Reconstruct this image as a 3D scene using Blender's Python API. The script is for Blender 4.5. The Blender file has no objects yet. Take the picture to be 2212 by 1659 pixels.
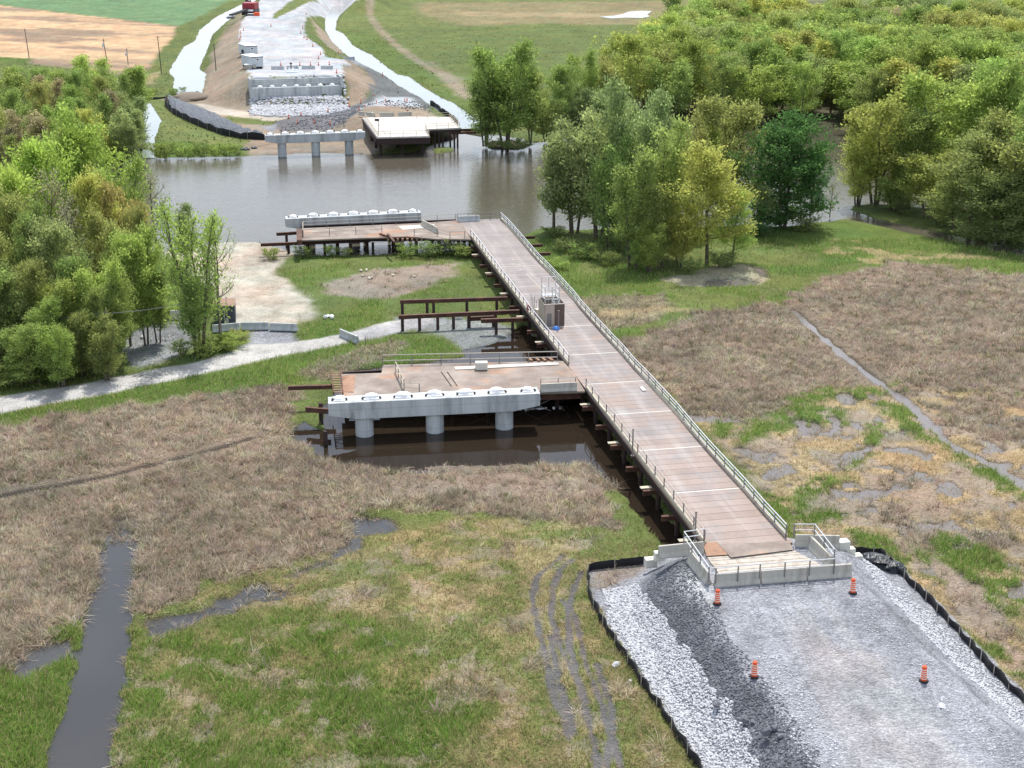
import bpy, math, random
import numpy as np

# ------------------------------------------------------------------ camera, world, sun, exposure
scene = bpy.context.scene
COL = scene.collection
R = math.radians
CAM_H = 50.0
PITCH = math.atan((829.5 + 209) / 3067.6)          # 18.7 degrees below the horizon
cam_d = bpy.data.cameras.new('camera'); cam = bpy.data.objects.new('camera', cam_d); COL.objects.link(cam)
cam.location = (0, 0, CAM_H); cam.rotation_euler = (math.pi / 2 - PITCH, 0, 0)
cam_d.sensor_width = 36; cam_d.lens = 36 * 3067.6 / 2212; cam_d.clip_start = 1; cam_d.clip_end = 12000
scene.camera = cam

SUN_EL, SUN_AZ = R(60), R(9)                         # ahead of the camera, slightly right
world = bpy.data.worlds.new('World'); scene.world = world; world.use_nodes = True
wn = world.node_tree.nodes; wl = world.node_tree.links
sky = wn.new('ShaderNodeTexSky'); sky.sky_type = 'NISHITA'; sky.sun_disc = False
sky.sun_elevation = SUN_EL; sky.sun_rotation = SUN_AZ; sky.air_density = 1.0; sky.dust_density = 2.0
_tc = wn.new('ShaderNodeTexCoord'); _mp = wn.new('ShaderNodeMapping'); _mp.inputs['Scale'].default_value = (1, 1, 2.6)
_cn = wn.new('ShaderNodeTexNoise'); _cn.inputs['Scale'].default_value = 2.6; _cn.inputs['Detail'].default_value = 7; _cn.inputs['Roughness'].default_value = .58
_cr = wn.new('ShaderNodeValToRGB'); _cr.color_ramp.elements[0].position = .42; _cr.color_ramp.elements[1].position = .62
_cm = wn.new('ShaderNodeMix'); _cm.data_type = 'RGBA'; _cm.inputs[7].default_value = (7.6, 8.2, 9.1, 1)       # white cloud
wl.new(_tc.outputs['Generated'], _mp.inputs[0]); wl.new(_mp.outputs[0], _cn.inputs['Vector']); wl.new(_cn.outputs[0], _cr.inputs[0])
_sz = wn.new('ShaderNodeSeparateXYZ'); _hr = wn.new('ShaderNodeValToRGB'); _hr.color_ramp.elements[0].position = .05; _hr.color_ramp.elements[0].color = (.8, .8, .8, 1); _hr.color_ramp.elements[1].position = .55; _hr.color_ramp.elements[1].color = (0, 0, 0, 1)
_mx = wn.new('ShaderNodeMath'); _mx.operation = 'MAXIMUM'                                                      # pale cloud bank low over the horizon
wl.new(_tc.outputs['Generated'], _sz.inputs[0]); wl.new(_sz.outputs[2], _hr.inputs[0]); wl.new(_cr.outputs[0], _mx.inputs[0]); wl.new(_hr.outputs[0], _mx.inputs[1])
wl.new(_mx.outputs[0], _cm.inputs[0]); wl.new(sky.outputs[0], _cm.inputs[6]); wl.new(_cm.outputs[2], wn['Background'].inputs[0]); wn['Background'].inputs[1].default_value = 0.14
sun_d = bpy.data.lights.new('sun', 'SUN'); sun = bpy.data.objects.new('sun', sun_d); COL.objects.link(sun)
sun_d.energy = 4.2; sun_d.angle = R(0.5); sun_d.color = (1.0, 0.95, 0.87)
sdir = (math.sin(SUN_AZ) * math.cos(SUN_EL), math.cos(SUN_AZ) * math.cos(SUN_EL), math.sin(SUN_EL))
from mathutils import Vector, Matrix
sun.rotation_euler = Vector(sdir).to_track_quat('Z', 'Y').to_euler()
scene.view_settings.view_transform = 'Standard'; scene.view_settings.look = 'None'
scene.view_settings.gamma = 1; scene.view_settings.exposure = 0.40
scene.cycles.max_bounces = 6; scene.cycles.transparent_max_bounces = 4

# ------------------------------------------------------------------ survey: plan coordinates of points measured on the photograph
FP, CX, CY = 3067.6, 1106.0, 829.5
cP, sP = math.cos(PITCH), math.sin(PITCH)
def W(u, v, z=0.0):
    a = (u - CX) / FP; b = (v - CY) / FP
    t = (z - CAM_H) / (-sP - b * cP)
    return (a * t, (cP - b * sP) * t)
def Wn(u, v, z=0.0):
    a = (u - CX) / FP; b = (v - CY) / FP
    t = (z - CAM_H) / (-sP - b * cP)
    return a * t, (cP - b * sP) * t
def WP(pts, z=0.0): return [W(u, v, z) for u, v in pts]
def ztop(y, v):
    k = (CY - v) / FP
    return CAM_H + y * (k * cP - sP) / (cP + k * sP)

rng = np.random.default_rng(7); random.seed(7)

# ------------------------------------------------------------------ noise
def _hash(ix, iy, seed):
    h = (ix.astype(np.int64) * 374761393 + iy.astype(np.int64) * 668265263 + seed * 1442695041) & 0xFFFFFFFF
    h = ((h ^ (h >> 13)) * 1274126177) & 0xFFFFFFFF
    return ((h ^ (h >> 16)) & 0xFFFF) / 65535.0
def vnoise(x, y, seed=0):
    ix = np.floor(x); iy = np.floor(y); fx = x - ix; fy = y - iy
    fx = fx * fx * (3 - 2 * fx); fy = fy * fy * (3 - 2 * fy)
    a = _hash(ix, iy, seed); b = _hash(ix + 1, iy, seed); c = _hash(ix, iy + 1, seed); d = _hash(ix + 1, iy + 1, seed)
    return (a * (1 - fx) + b * fx) * (1 - fy) + (c * (1 - fx) + d * fx) * fy
def fbm(x, y, seed=0, o=4):
    s = 0; a = 0.5; t = 0
    for i in range(o):
        s = s + a * vnoise(x * 2 ** i + 17.3 * i, y * 2 ** i - 9.1 * i, seed + i); t += a; a *= 0.55
    return s / t
def sstep(a, b, x):
    t = np.clip((x - a) / (b - a), 0, 1); return t * t * (3 - 2 * t)

# ------------------------------------------------------------------ polygons
def sd_poly(x, y, poly):
    P = np.array(poly); n = len(P)
    d2 = np.full(x.shape, 1e18); ins = np.zeros(x.shape, bool)
    for i in range(n):
        ax, ay = P[i]; bx, by = P[(i + 1) % n]
        ex, ey = bx - ax, by - ay
        t = np.clip(((x - ax) * ex + (y - ay) * ey) / (ex * ex + ey * ey + 1e-12), 0, 1)
        d2 = np.minimum(d2, (x - ax - t * ex) ** 2 + (y - ay - t * ey) ** 2)
        if ay != by:
            ins ^= ((ay > y) != (by > y)) & (x < (bx - ax) * (y - ay) / (by - ay) + ax)
    d = np.sqrt(d2); return np.where(ins, d, -d)
def sd_line(x, y, line):
    P = np.array(line); d2 = np.full(x.shape, 1e18)
    for i in range(len(P) - 1):
        ax, ay = P[i]; bx, by = P[i + 1]; ex, ey = bx - ax, by - ay
        t = np.clip(((x - ax) * ex + (y - ay) * ey) / (ex * ex + ey * ey + 1e-12), 0, 1)
        d2 = np.minimum(d2, (x - ax - t * ex) ** 2 + (y - ay - t * ey) ** 2)
    return np.sqrt(d2)

# ------------------------------------------------------------------ land cover classes and layers
CLS = ['meadow', 'lush', 'grassdry', 'straw', 'reed', 'mud', 'wet', 'sand', 'gravel', 'gravel_dark', 'rock', 'road',
       'tilled', 'crop', 'brown', 'soil', 'bed', 'paleg', 'rut', 'packed']
CI = {c: i for i, c in enumerate(CLS)}
ALB = np.array([(.100, .130, .040), (.085, .130, .030), (.122, .150, .048), (.330, .255, .150), (.180, .145, .110), (.235, .195, .160), (.085, .072, .060),
                (.415, .370, .312), (.250, .259, .287), (.128, .134, .152), (.480, .490, .510), (.400, .390, .375),
                (.420, .290, .175), (.115, .195, .095), (.190, .165, .085), (.250, .205, .155), (.036, .030, .026), (.385, .395, .415), (.120, .113, .112), (.250, .250, .254)])
GRAIN = np.array([.2, .2, .3, .4, .5, .4, .3, .35, .8, 1., 1., .35, .3, .15, .35, .6, .2, .5, .3, .5])

LAYERS = []
def L(pts, cls, soft=1.0, amp=1.0, ns=3.0, z=0.0, h=None, hs=None, patch=None, line=None, a=1.0):
    poly = WP(pts, z); arr = np.array(poly)
    LAYERS.append(dict(p=poly, c=CI[cls], soft=soft, amp=amp, ns=ns, h=h, hs=hs or soft * 1.5, patch=patch, line=line, a=a, seed=len(LAYERS) * 7 + 3,
                       bb=(arr[:, 0].min(), arr[:, 1].min(), arr[:, 0].max(), arr[:, 1].max())))
# far fields (over 300 m away)
L([(-900, -60), (3000, -60), (3000, 60), (-900, 60)], 'grassdry', 20, 10, 40, patch=(.5, .2, 60))
L([(880, -20), (1560, -20), (1480, 40), (1420, 62), (1200, 52), (1000, 55), (900, 30)], 'brown', 12, 8, 18)
L([(860, -40), (1700, -40), (1600, 3), (860, 6)], 'grassdry', 8, 5, 18)
L([(1000, 26), (1360, 30), (1380, 40), (1000, 36)], 'straw', 6, 8, 14, a=.5)
L([(900, 60), (1400, 55), (1380, 130), (1000, 165), (930, 140), (860, 100)], 'meadow', 8, 4, 15)
L([(740, 60), (860, 95), (940, 170), (1010, 225), (1010, 262), (940, 200), (860, 160), (800, 130), (745, 90)], 'lush', 6, 4, 8, a=.6)
L([(1000, 140), (1100, 120), (1200, 160), (1100, 210), (1040, 200)], 'lush', 8, 5, 8, a=.7)
L([(798, -10), (800, 35), (815, 60), (850, 95), (905, 135), (960, 165), (1015, 215)], 'soil', 2.5, 1.2, 6, line=3.6, a=.75)
L([(930, 135), (1000, 170), (1020, 215), (985, 205), (945, 165)], 'soil', 3, 2.5, 8, a=.55)
L([(-600, -60), (445, -10), (520, 3), (462, 42), (385, 57), (0, 12), (-600, -50)], 'crop', 3, 1, 10)
L([(430, -30), (620, -30), (500, 1), (445, 1)], 'tilled', 3, 1, 10)
L([(-600, -48), (0, 13), (386, 58), (375, 80), (340, 118), (302, 168), (200, 152), (80, 140), (0, 126), (-600, 60)], 'tilled', 3, 2, 12)
L([(-600, 55), (0, 124), (80, 128), (60, 140), (-600, 90)], 'lush', 3, 2, 8)
L([(300, 168), (345, 158), (345, 185), (305, 185)], 'straw', 4, 3, 8, a=.6)
L([(500, 0), (385, 60), (340, 190), (375, 205), (365, 150), (425, 85), (530, 6)], 'meadow', 3, 2, 8)
# far bank ditches (milky) and verges
DITCH_L = [(536, -4), (530, 7), (470, 37), (435, 65), (425, 90), (400, 102), (370, 155), (383, 172), (378, 190), (400, 199), (432, 206), (442, 160), (425, 150), (445, 107), (455, 75), (490, 45), (537, 13), (560, -4)]
DITCH_S = [(298, 224), (320, 224), (330, 240), (343, 260), (332, 290), (325, 325), (326, 342), (303, 342), (306, 325), (307, 310), (315, 280), (310, 250)]
DITCH_R = [(722, 12), (705, 40), (705, 65), (720, 90), (750, 117), (790, 142), (840, 167), (870, 190), (915, 215), (950, 240), (980, 260), (1008, 281), (1040, 281), (1030, 262), (975, 225), (925, 200), (880, 167), (850, 160), (800, 120), (760, 100), (740, 75), (722, 65), (725, 45), (745, 13)]
for d in (DITCH_L, DITCH_S, DITCH_R):
    L(d, 'soil', 3.5, 1.0, 5, h=-.6, hs=2.5, a=.8)
L([(715, 8), (745, 8), (760, 0), (740, 0)], 'soil', 2, 1, 4)
# far bank
L([(430, 203), (560, 225), (900, 250), (1000, 285), (930, 300), (800, 335), (540, 338), (525, 300), (350, 215)], 'soil', 3, 2, 6)
L([(345, 215), (430, 262), (560, 300), (530, 312), (522, 338), (330, 342), (345, 262), (325, 228)], 'grassdry', 3, 2, 6)
L([(330, 305), (520, 318), (525, 342), (325, 345)], 'lush', 3, 2, 5)
L([(430, 260), (520, 250), (600, 262), (600, 272), (500, 268)], 'grassdry', 2, 2, 5)
L([(428, 226), (540, 244), (700, 244), (640, 252), (600, 264), (520, 256), (440, 243)], 'sand', 2, 1.5, 5)
L([(560, 275), (605, 272), (605, 288), (580, 292)], 'gravel', 2, 2, 5)
L([(540, 300), (800, 298), (800, 338), (545, 338)], 'soil', 2, 1.5, 5)
L([(560, 322), (800, 318), (800, 336), (560, 338)], 'mud', 2, 2, 5, a=.7)
# river
RIVER = [(-400, 420), (0, 395), (180, 360), (262, 344), (330, 343), (520, 339), (560, 337), (700, 332), (800, 336), (900, 330), (935, 318), (960, 300), (985, 285), (1015, 280), (1060, 292), (1120, 300), (1150, 310), (1300, 288), (1450, 278), (1600, 272), (1790, 276), (1860, 292), (2000, 335), (2500, 400),
         (2500, 450), (2150, 452), (2000, 447), (1880, 440), (1840, 446), (1815, 462), (1790, 475), (1700, 487), (1500, 486), (1240, 492), (1165, 492), (1120, 506), (1010, 532), (900, 546), (760, 549), (640, 546), (600, 530), (560, 522), (480, 520), (400, 535), (320, 545), (150, 590), (0, 612), (-400, 650)]
L(RIVER, 'bed', 2.0, 1.5, 5, h=-1.2, hs=4)
L([(1043, 312), (1060, 305), (1130, 305), (1150, 314), (1120, 324), (1060, 324)], 'wet', 1.5, .7, 3, h=.35, hs=2)
L([(925, 322), (975, 318), (985, 326), (940, 334)], 'grassdry', 1.2, .6, 3, h=.3, hs=2)
L([(1320, 285), (1450, 279), (1600, 273), (1790, 277), (1862, 293), (2000, 336), (2500, 400), (2800, 300), (2500, 20), (1640, 0), (1390, 180)], 'wet', 4, 3, 6, a=.75)
L([(-400, 380), (0, 380), (180, 350), (290, 335), (300, 230), (180, 190), (-300, 190)], 'wet', 4, 3, 6, a=.6)
# near bank, left of the bridge
L([(-400, 640), (0, 600), (150, 580), (330, 540), (400, 560), (420, 680), (260, 800), (0, 850), (-400, 900)], 'lush', 3, 2, 6)
L([(345, 548), (480, 523), (545, 523), (650, 547), (620, 558), (615, 600), (650, 625), (690, 660), (690, 690), (640, 702), (510, 710), (465, 700), (470, 640), (430, 600)], 'sand', 2, 1.5, 4)
L([(480, 540), (545, 530), (640, 600), (690, 660), (640, 702), (510, 705), (470, 640)], 'soil', 2, 2, 3, patch=(.56, .2, 3), a=.4)
L([(560, 530), (640, 548), (610, 575), (565, 565)], 'soil', 2, 1.5, 3, a=.6)
L([(640, 552), (1040, 545), (1130, 640), (1110, 690), (900, 700), (800, 715), (640, 740), (625, 715), (690, 690), (680, 650), (600, 590)], 'meadow', 2, 1.5, 3)
L([(640, 552), (1040, 545), (1130, 640), (1000, 690), (640, 700), (690, 660), (605, 590)], 'lush', 2, 1.5, 3, patch=(.5, .12, 5), a=.8)
L([(700, 615), (790, 590), (870, 580), (985, 575), (975, 600), (890, 630), (850, 650), (790, 655), (730, 640)], 'mud', 2, 2, 3.5)
L([(640, 712), (740, 690), (800, 650), (840, 660), (820, 700), (740, 735), (650, 742)], 'lush', 2, 1.5, 3)
L([(860, 690), (1000, 690), (1150, 720), (1200, 775), (1010, 775), (985, 750), (960, 725), (870, 715)], 'gravel', 1.5, 1.2, 3, a=.75)
L([(262, 725), (330, 692), (415, 690), (425, 745), (395, 770), (300, 800), (270, 790)], 'gravel', 1.5, 1.2, 3, a=.85)
L([(270, 735), (330, 705), (400, 705), (410, 745), (330, 770)], 'gravel_dark', 2, 1.5, 3, a=.35)
L([(530, 712), (640, 713), (640, 745), (600, 760), (520, 760), (535, 735)], 'gravel', 1.2, .8, 2.5)
GROAD = [(-500, 900), (0, 862), (200, 832), (330, 805), (400, 792), (480, 770), (545, 748), (620, 745), (740, 728), (840, 700), (930, 690), (940, 702), (860, 722), (760, 745), (620, 772), (400, 822), (200, 862), (0, 898), (-500, 945)]
L(GROAD, 'road', .9, .5, 3, h=.35, hs=3)
L([(700, 735), (860, 700), (960, 688), (980, 700), (870, 722), (780, 742)], 'gravel', 2, 1.5, 3, a=.5)
L([(0, 900), (200, 864), (400, 824), (620, 774), (760, 747), (850, 728), (950, 735), (990, 762), (940, 778), (820, 802), (600, 838), (300, 872), (100, 905), (-400, 965), (-400, 940)], 'lush', 1.2, .8, 2)
L([(640, 812), (760, 760), (860, 735), (900, 745), (840, 780), (700, 830)], 'reed', 1.5, 1.2, 2.5, a=.6)
# reed beds on the left
REED_L = [(-500, 985), (0, 925), (300, 878), (600, 842), (650, 850), (640, 900), (615, 940), (690, 985), (760, 1012), (980, 1022), (1160, 1008), (1290, 1000), (1330, 1090), (1320, 1140), (1160, 1135), (1000, 1112), (860, 1110), (760, 1112), (775, 1150), (720, 1195), (640, 1225), (500, 1247), (430, 1282), (290, 1335), (180, 1335), (150, 1390), (0, 1440), (-500, 1500)]
L(REED_L, 'reed', 1.5, 2.4, 2.2)
# foreground grass
L([(-300, 1460), (0, 1460), (100, 1400), (185, 1330), (160, 1480), (105, 1660), (50, 1800), (-300, 1900)], 'lush', 1.5, 1.2, 3)
L([(250, 1360), (430, 1290), (520, 1260), (720, 1200), (780, 1140), (1000, 1120), (1320, 1150), (1480, 1190), (1400, 1220), (1270, 1225), (1280, 1320), (1500, 1659), (1560, 1850), (200, 1850), (235, 1600)], 'grassdry', 1.5, 1.5, 3)
L([(440, 1300), (720, 1205), (1000, 1120), (1300, 1150), (1290, 1230), (1150, 1290), (1050, 1330), (700, 1345), (500, 1345)], 'straw', 3, 2, 3, patch=(.48, .3, 2.0), a=.65)
L([(700, 1300), (1260, 1250), (1500, 1660), (1500, 1850), (900, 1850), (700, 1500)], 'straw', 3, 2, 3, patch=(.55, .3, 1.8), a=.6)
L([(250, 1380), (480, 1345), (760, 1345), (960, 1400), (1050, 1480), (1000, 1600), (900, 1850), (200, 1850), (250, 1500)], 'lush', 6, 3.5, 4)
L([(250, 1380), (480, 1345), (760, 1345), (960, 1400), (1050, 1480), (1000, 1600), (900, 1850), (200, 1850), (250, 1500)], 'straw', 3, 2.5, 4, patch=(.62, .3, 2.0), a=.5)
L([(840, 1030), (1200, 1025), (1330, 1060), (1230, 1085), (1000, 1070), (870, 1075)], 'mud', 1.5, 1.2, 3, a=.8)
L([(300, 1400), (760, 1345), (1240, 1260), (1500, 1660), (1500, 1850), (200, 1850)], 'mud', 2, 1.5, 3, patch=(.62, .10, 1.5), a=.6)
L([(470, 1320), (760, 1220), (1000, 1130), (1290, 1160), (1240, 1250), (1000, 1320)], 'mud', 2, 1.5, 3, patch=(.52, .12, 1.8), a=.6)
# right of the bridge
L([(1100, 500), (1240, 490), (1700, 487), (1800, 478), (1900, 488), (2212, 545), (2500, 580), (2500, 640), (2212, 615), (1900, 580), (1740, 625), (1680, 658), (1500, 680), (1400, 725), (1330, 740), (1200, 620)], 'lush', 2, 2, 5)
L([(1150, 500), (2212, 560), (2212, 610), (1740, 625), (1400, 725)], 'grassdry', 2, 2, 5, patch=(.48, .12, 6), a=.8)
L([(1800, 520), (2150, 560), (1950, 590), (1780, 560)], 'straw', 2, 2, 4, patch=(.55, .08, 3.5), a=.6)
L([(1230, 650), (1430, 640), (1440, 690), (1330, 720), (1260, 700)], 'reed', 2, 2, 4, a=.7)
L([(1300, 672), (1420, 665), (1500, 672), (1400, 690), (1310, 690)], 'straw', 1.5, 1.5, 3, a=.7)
L([(1428, 607), (1500, 590), (1560, 573), (1620, 573), (1665, 607), (1640, 618), (1560, 622), (1470, 620)], 'sand', 1.2, .8, 2.5, h=.2, hs=2, a=.6)
L([(1520, 605), (1640, 605), (1640, 618), (1520, 622)], 'wet', 1, .8, 2, h=-.05, hs=1.5, a=.7)
L([(1610, 572), (1650, 580), (1668, 604), (1640, 598)], 'wet', 1, .5, 2, h=-.05, hs=1.5)
REED_R = [(1275, 690), (1330, 740), (1400, 725), (1500, 682), (1680, 660), (1740, 625), (1860, 580), (1950, 572), (2212, 600), (2600, 650), (2600, 900), (2212, 860), (2050, 850), (1930, 838), (1760, 852), (1715, 905), (1640, 915), (1490, 890), (1400, 830), (1330, 760)]
L(REED_R, 'reed', 1.5, 2.6, 2.2)
MARSH_R = [(1480, 890), (1640, 915), (1715, 905), (1760, 852), (1930, 838), (2050, 850), (2600, 900), (2600, 1800), (2212, 1500), (2060, 1345), (1915, 1200), (1830, 1185), (1720, 1150), (1600, 1010)]
L(MARSH_R, 'straw', 2, 1.5, 3, h=.13, hs=3)
L(MARSH_R, 'mud', 2, 1.5, 3, patch=(.48, .15, 3), a=.85)
L([(1950, 840), (2300, 870), (2300, 1000), (2120, 960), (2000, 900)], 'reed', 2, 2, 3, patch=(.45, .1, 3))
L([(1900, 1090), (2150, 1110), (2212, 1180), (2060, 1210), (1930, 1150)], 'reed', 1.5, 1.5, 2, patch=(.4, .1, 2.5))
for g in ([(1690, 870), (1760, 850), (1830, 845), (1945, 832), (1950, 845), (1900, 865), (1800, 870), (1700, 890)],
          [(1640, 900), (1740, 880), (1830, 890), (1830, 920), (1730, 930), (1600, 960), (1590, 920)],
          [(1900, 870), (1950, 880), (2000, 905), (2055, 950), (2050, 970), (1980, 960), (1930, 920)],
          [(1880, 920), (1905, 925), (1915, 970), (1870, 1000), (1830, 1040), (1810, 1030), (1860, 980)],
          [(1760, 1040), (1800, 1035), (1830, 1050), (1760, 1080), (1720, 1110), (1690, 1170), (1620, 1100), (1640, 1060), (1700, 1080)],
          [(1670, 1100), (1780, 1100), (1830, 1130), (1760, 1140), (1700, 1130)],
          [(1830, 1150), (1950, 1180), (2060, 1220), (2170, 1300), (2250, 1420), (2150, 1330), (2030, 1260), (1900, 1200), (1840, 1170)],
          [(2060, 970), (2160, 1020), (2212, 1060), (2212, 1080), (2150, 1060), (2080, 1010)],
          [(1990, 1150), (2110, 1180), (2212, 1240), (2212, 1310), (2100, 1260), (2000, 1190)],
          [(2110, 1360), (2212, 1430), (2212, 1510), (2150, 1430)],
          [(1560, 900), (1600, 915), (1560, 950), (1530, 930)]):
    L(g, 'lush', 2.0, 1.8, 1.6, h=.3, hs=2, patch=(.36, .16, 1.6), a=1.0)
# open water in the marsh
POND = [(618, 945), (660, 915), (700, 930), (700, 880), (760, 800), (1000, 775), (1165, 775), (1250, 850), (1330, 960), (1420, 1090), (1480, 1180), (1440, 1185), (1380, 1120), (1330, 1050), (1270, 1005), (1160, 1008), (980, 1024), (830, 1018), (760, 1012), (695, 995), (680, 968)]
L(POND, 'bed', .8, .7, 2, h=-.35, hs=1.6)
L([(1000, 760), (1080, 740), (1130, 700), (1170, 740), (1210, 790), (1100, 790), (1005, 785)], 'bed', 1, .8, 2, h=-.25, hs=1.6)
L([(870, 1005), (1150, 1000), (1150, 1016), (980, 1024), (870, 1014)], 'mud', .8, .8, 1.5, h=.04, hs=1.5, a=.6)
CANAL = [(228, 1172), (297, 1170), (290, 1260), (272, 1400), (255, 1520), (233, 1659), (215, 1850), (40, 1850), (105, 1659), (135, 1560), (163, 1470), (185, 1330), (207, 1240)]
L(CANAL, 'bed', 1.0, .7, 1.3, h=-.5, hs=2.2)
L([(232, 1108), (308, 1112), (303, 1172), (224, 1172)], 'wet', 1, .8, 1.5, h=-.03, hs=1.5, a=.7)
L([(-100, 1098), (0, 1075), (70, 1062), (200, 1040), (330, 1008), (420, 985), (545, 950)], 'bed', .5, .5, 2, line=.85, h=.06, hs=.9, a=.85)
L([(20, 1420), (80, 1395), (150, 1385), (165, 1400), (120, 1450), (50, 1470), (25, 1460)], 'wet', .8, .8, 1.6, h=-.12, hs=1.5)
for p in ([(745, 1112), (840, 1120), (870, 1130), (850, 1150), (790, 1160), (770, 1190), (730, 1215), (640, 1255), (600, 1250), (690, 1215), (760, 1160)],
          [(540, 1265), (620, 1270), (640, 1285), (580, 1300), (490, 1330), (440, 1340), (330, 1380), (340, 1350), (430, 1320), (500, 1290)],
          [(300, 1350), (420, 1325), (440, 1340), (350, 1372)],
          [(1480, 895), (1600, 905), (1640, 920), (1560, 915), (1500, 910)],
          [(1820, 975), (1880, 965), (1890, 980), (1840, 992), (1815, 990)],
          [(1720, 915), (1770, 930), (1780, 945), (1725, 940)],
          [(1640, 1030), (1700, 1000), (1720, 1020), (1660, 1045)]):
    L(p, 'wet', .9, 1.0, 1.4, h=-.09, hs=2.0)
L(MARSH_R, 'wet', 1.5, 1, 2, patch=(.635, .06, 2.2), h=-.03, hs=2.0, a=.9)
L([(1714, 672), (1760, 715), (1830, 775), (1900, 830), (1930, 850), (1970, 880), (2050, 960), (2130, 1000), (2212, 1050), (2400, 1140)], 'bed', .7, .5, 2, line=1.15, h=-.15, hs=.9)
L([(2010, 1210), (2100, 1260), (2170, 1340), (2212, 1440), (2140, 1390), (2060, 1310)], 'mud', 1, 1, 2, h=.03, hs=2)
# wheel ruts
RUTS = [[(1215, 1205), (1190, 1225), (1160, 1250), (1150, 1290), (1155, 1330), (1170, 1390), (1180, 1440), (1195, 1500)],
        [(1235, 1215), (1210, 1235), (1195, 1270), (1190, 1330), (1210, 1400), (1235, 1450), (1255, 1500), (1270, 1560), (1285, 1620), (1295, 1690)],
        [(1190, 1380), (1205, 1470), (1225, 1540), (1240, 1590)],
        [(1215, 1300), (1240, 1330), (1255, 1390), (1265, 1440), (1290, 1500), (1310, 1560), (1330, 1620), (1350, 1700)],
        [(1255, 1240), (1235, 1290), (1225, 1330), (1230, 1400), (1250, 1470), (1265, 1520)],
        [(1290, 1440), (1310, 1500), (1325, 1550), (1320, 1600), (1305, 1680)],
        [(1175, 1420), (1200, 1520), (1230, 1600)]]
for r in RUTS:
    L(r, 'rut', .22, .22, .9, line=.52, h=.035, hs=.6)
# creek under the right-hand trees
L([(1785, 474), (1830, 474), (1900, 488), (2000, 511), (2100, 533), (2250, 562), (2500, 606), (2500, 580), (2212, 541), (2050, 507), (1900, 476), (1840, 455)], 'bed', 1, .5, 3, h=-.35, hs=2)
# near gravel embankment (toe strip, slopes, top)
EMB_TOE = [(1400, 1218), (1272, 1230), (1276, 1290), (1305, 1345), (1345, 1405), (1385, 1472), (1425, 1525), (1475, 1605), (1515, 1665), (1600, 1800), (1650, 1900), (2700, 1900), (2450, 1700), (2300, 1580), (2212, 1502), (2130, 1422), (2060, 1342), (1990, 1272), (1912, 1202), (1835, 1188), (1700, 1170), (1500, 1190)]
EMB_TOP = [(1478, 1215), (1480, 1262), (1530, 1335), (1570, 1410), (1650, 1500), (1730, 1610), (1850, 1800), (1900, 1900), (2550, 1900), (2330, 1715), (2212, 1608), (2100, 1500), (2000, 1410), (1905, 1305), (1850, 1245), (1820, 1190), (1700, 1178), (1510, 1195)]
L(EMB_TOE, 'gravel', .4, .3, 1.5, h=.35, hs=1.0)
L([(1274, 1232), (1400, 1225), (1380, 1255), (1310, 1275), (1280, 1290)], 'mud', .8, .5, 1.5, a=.7)
L([(1380, 1265), (1420, 1215), (1470, 1200), (1530, 1300), (1590, 1385), (1690, 1505), (1775, 1620), (1930, 1850), (1740, 1850), (1635, 1665), (1600, 1600), (1535, 1500), (1445, 1375)], 'gravel_dark', .9, .6, 1.5, z=1.3, a=.95)
L([(1860, 1270), (1960, 1370), (2060, 1470), (2150, 1560), (2300, 1680), (2600, 1900), (2560, 1900), (2200, 1625), (2100, 1520), (1960, 1390), (1850, 1290)], 'gravel_dark', .9, .7, 1.5, z=1.6, a=.6)
EMB_Z = 2.75
L(EMB_TOP, 'gravel', 1.2, 1.0, 2, z=EMB_Z)
L([(1690, 1340), (1760, 1350), (1900, 1430), (2000, 1520), (2080, 1659), (2200, 1850), (1900, 1850), (1800, 1600), (1740, 1450)], 'packed', 1.8, 1.5, 3, z=EMB_Z, a=.55)
L([(1470, 1220), (1450, 1235), (1530, 1330), (1560, 1300), (1500, 1240)], 'rock', 1, 1, 2, z=EMB_Z, a=.5)
# far approach road on its embankment
FAR_Z = 6.4
FAR_TOP = [(538, 164), (530, 140), (520, 100), (515, 75), (520, 50), (540, 20), (570, -6), (600, -40), (820, -40), (790, -6), (720, 3), (690, 12), (665, 30), (655, 62), (662, 80), (690, 98), (705, 122), (745, 128), (755, 140), (738, 136), (745, 164)]
L([(505, 40), (470, 110), (445, 160), (432, 205), (460, 228), (540, 243), (545, 160), (525, 60), (560, 5), (540, 5)], 'soil', 3, 2, 6)
L([(500, 45), (470, 75), (455, 105), (475, 105), (510, 80), (525, 40), (555, 2), (530, 12)], 'grassdry', 3, 2, 6, a=.5)
L([(690, 10), (735, 10), (708, 45), (700, 75), (690, 95), (655, 75), (650, 40)], 'grassdry', 3, 1.5, 6)
L([(670, 62), (705, 75), (745, 115), (730, 125), (690, 105)], 'soil', 2, 1.5, 5)
L([(742, 150), (765, 152), (815, 192), (810, 215), (780, 232), (755, 240), (740, 200)], 'soil', 2, 1.5, 5)
L([(735, 148), (760, 150), (800, 180), (790, 190), (750, 165)], 'grassdry', 2, 1.5, 5, a=.6)
L([(715, 125), (730, 128), (800, 140), (867, 182), (927, 223), (935, 252), (891, 262), (800, 262), (750, 290), (603, 290), (597, 270), (620, 256), (699, 246), (747, 236), (800, 222), (805, 194), (745, 142)], 'gravel_dark', 2, 1.5, 4, h=.9, hs=5, a=.85)
L([(740, 128), (800, 138), (830, 160), (800, 155), (750, 138)], 'gravel', 2, 1.5, 4, a=.6)
PAD = [(765, 252), (790, 232), (830, 217), (890, 218), (912, 250), (905, 262), (780, 262)]
L(PAD, 'paleg', 2, 1, 4, a=.9)
L(FAR_TOP, 'paleg', 1.5, 1, 5, z=FAR_Z)
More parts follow.
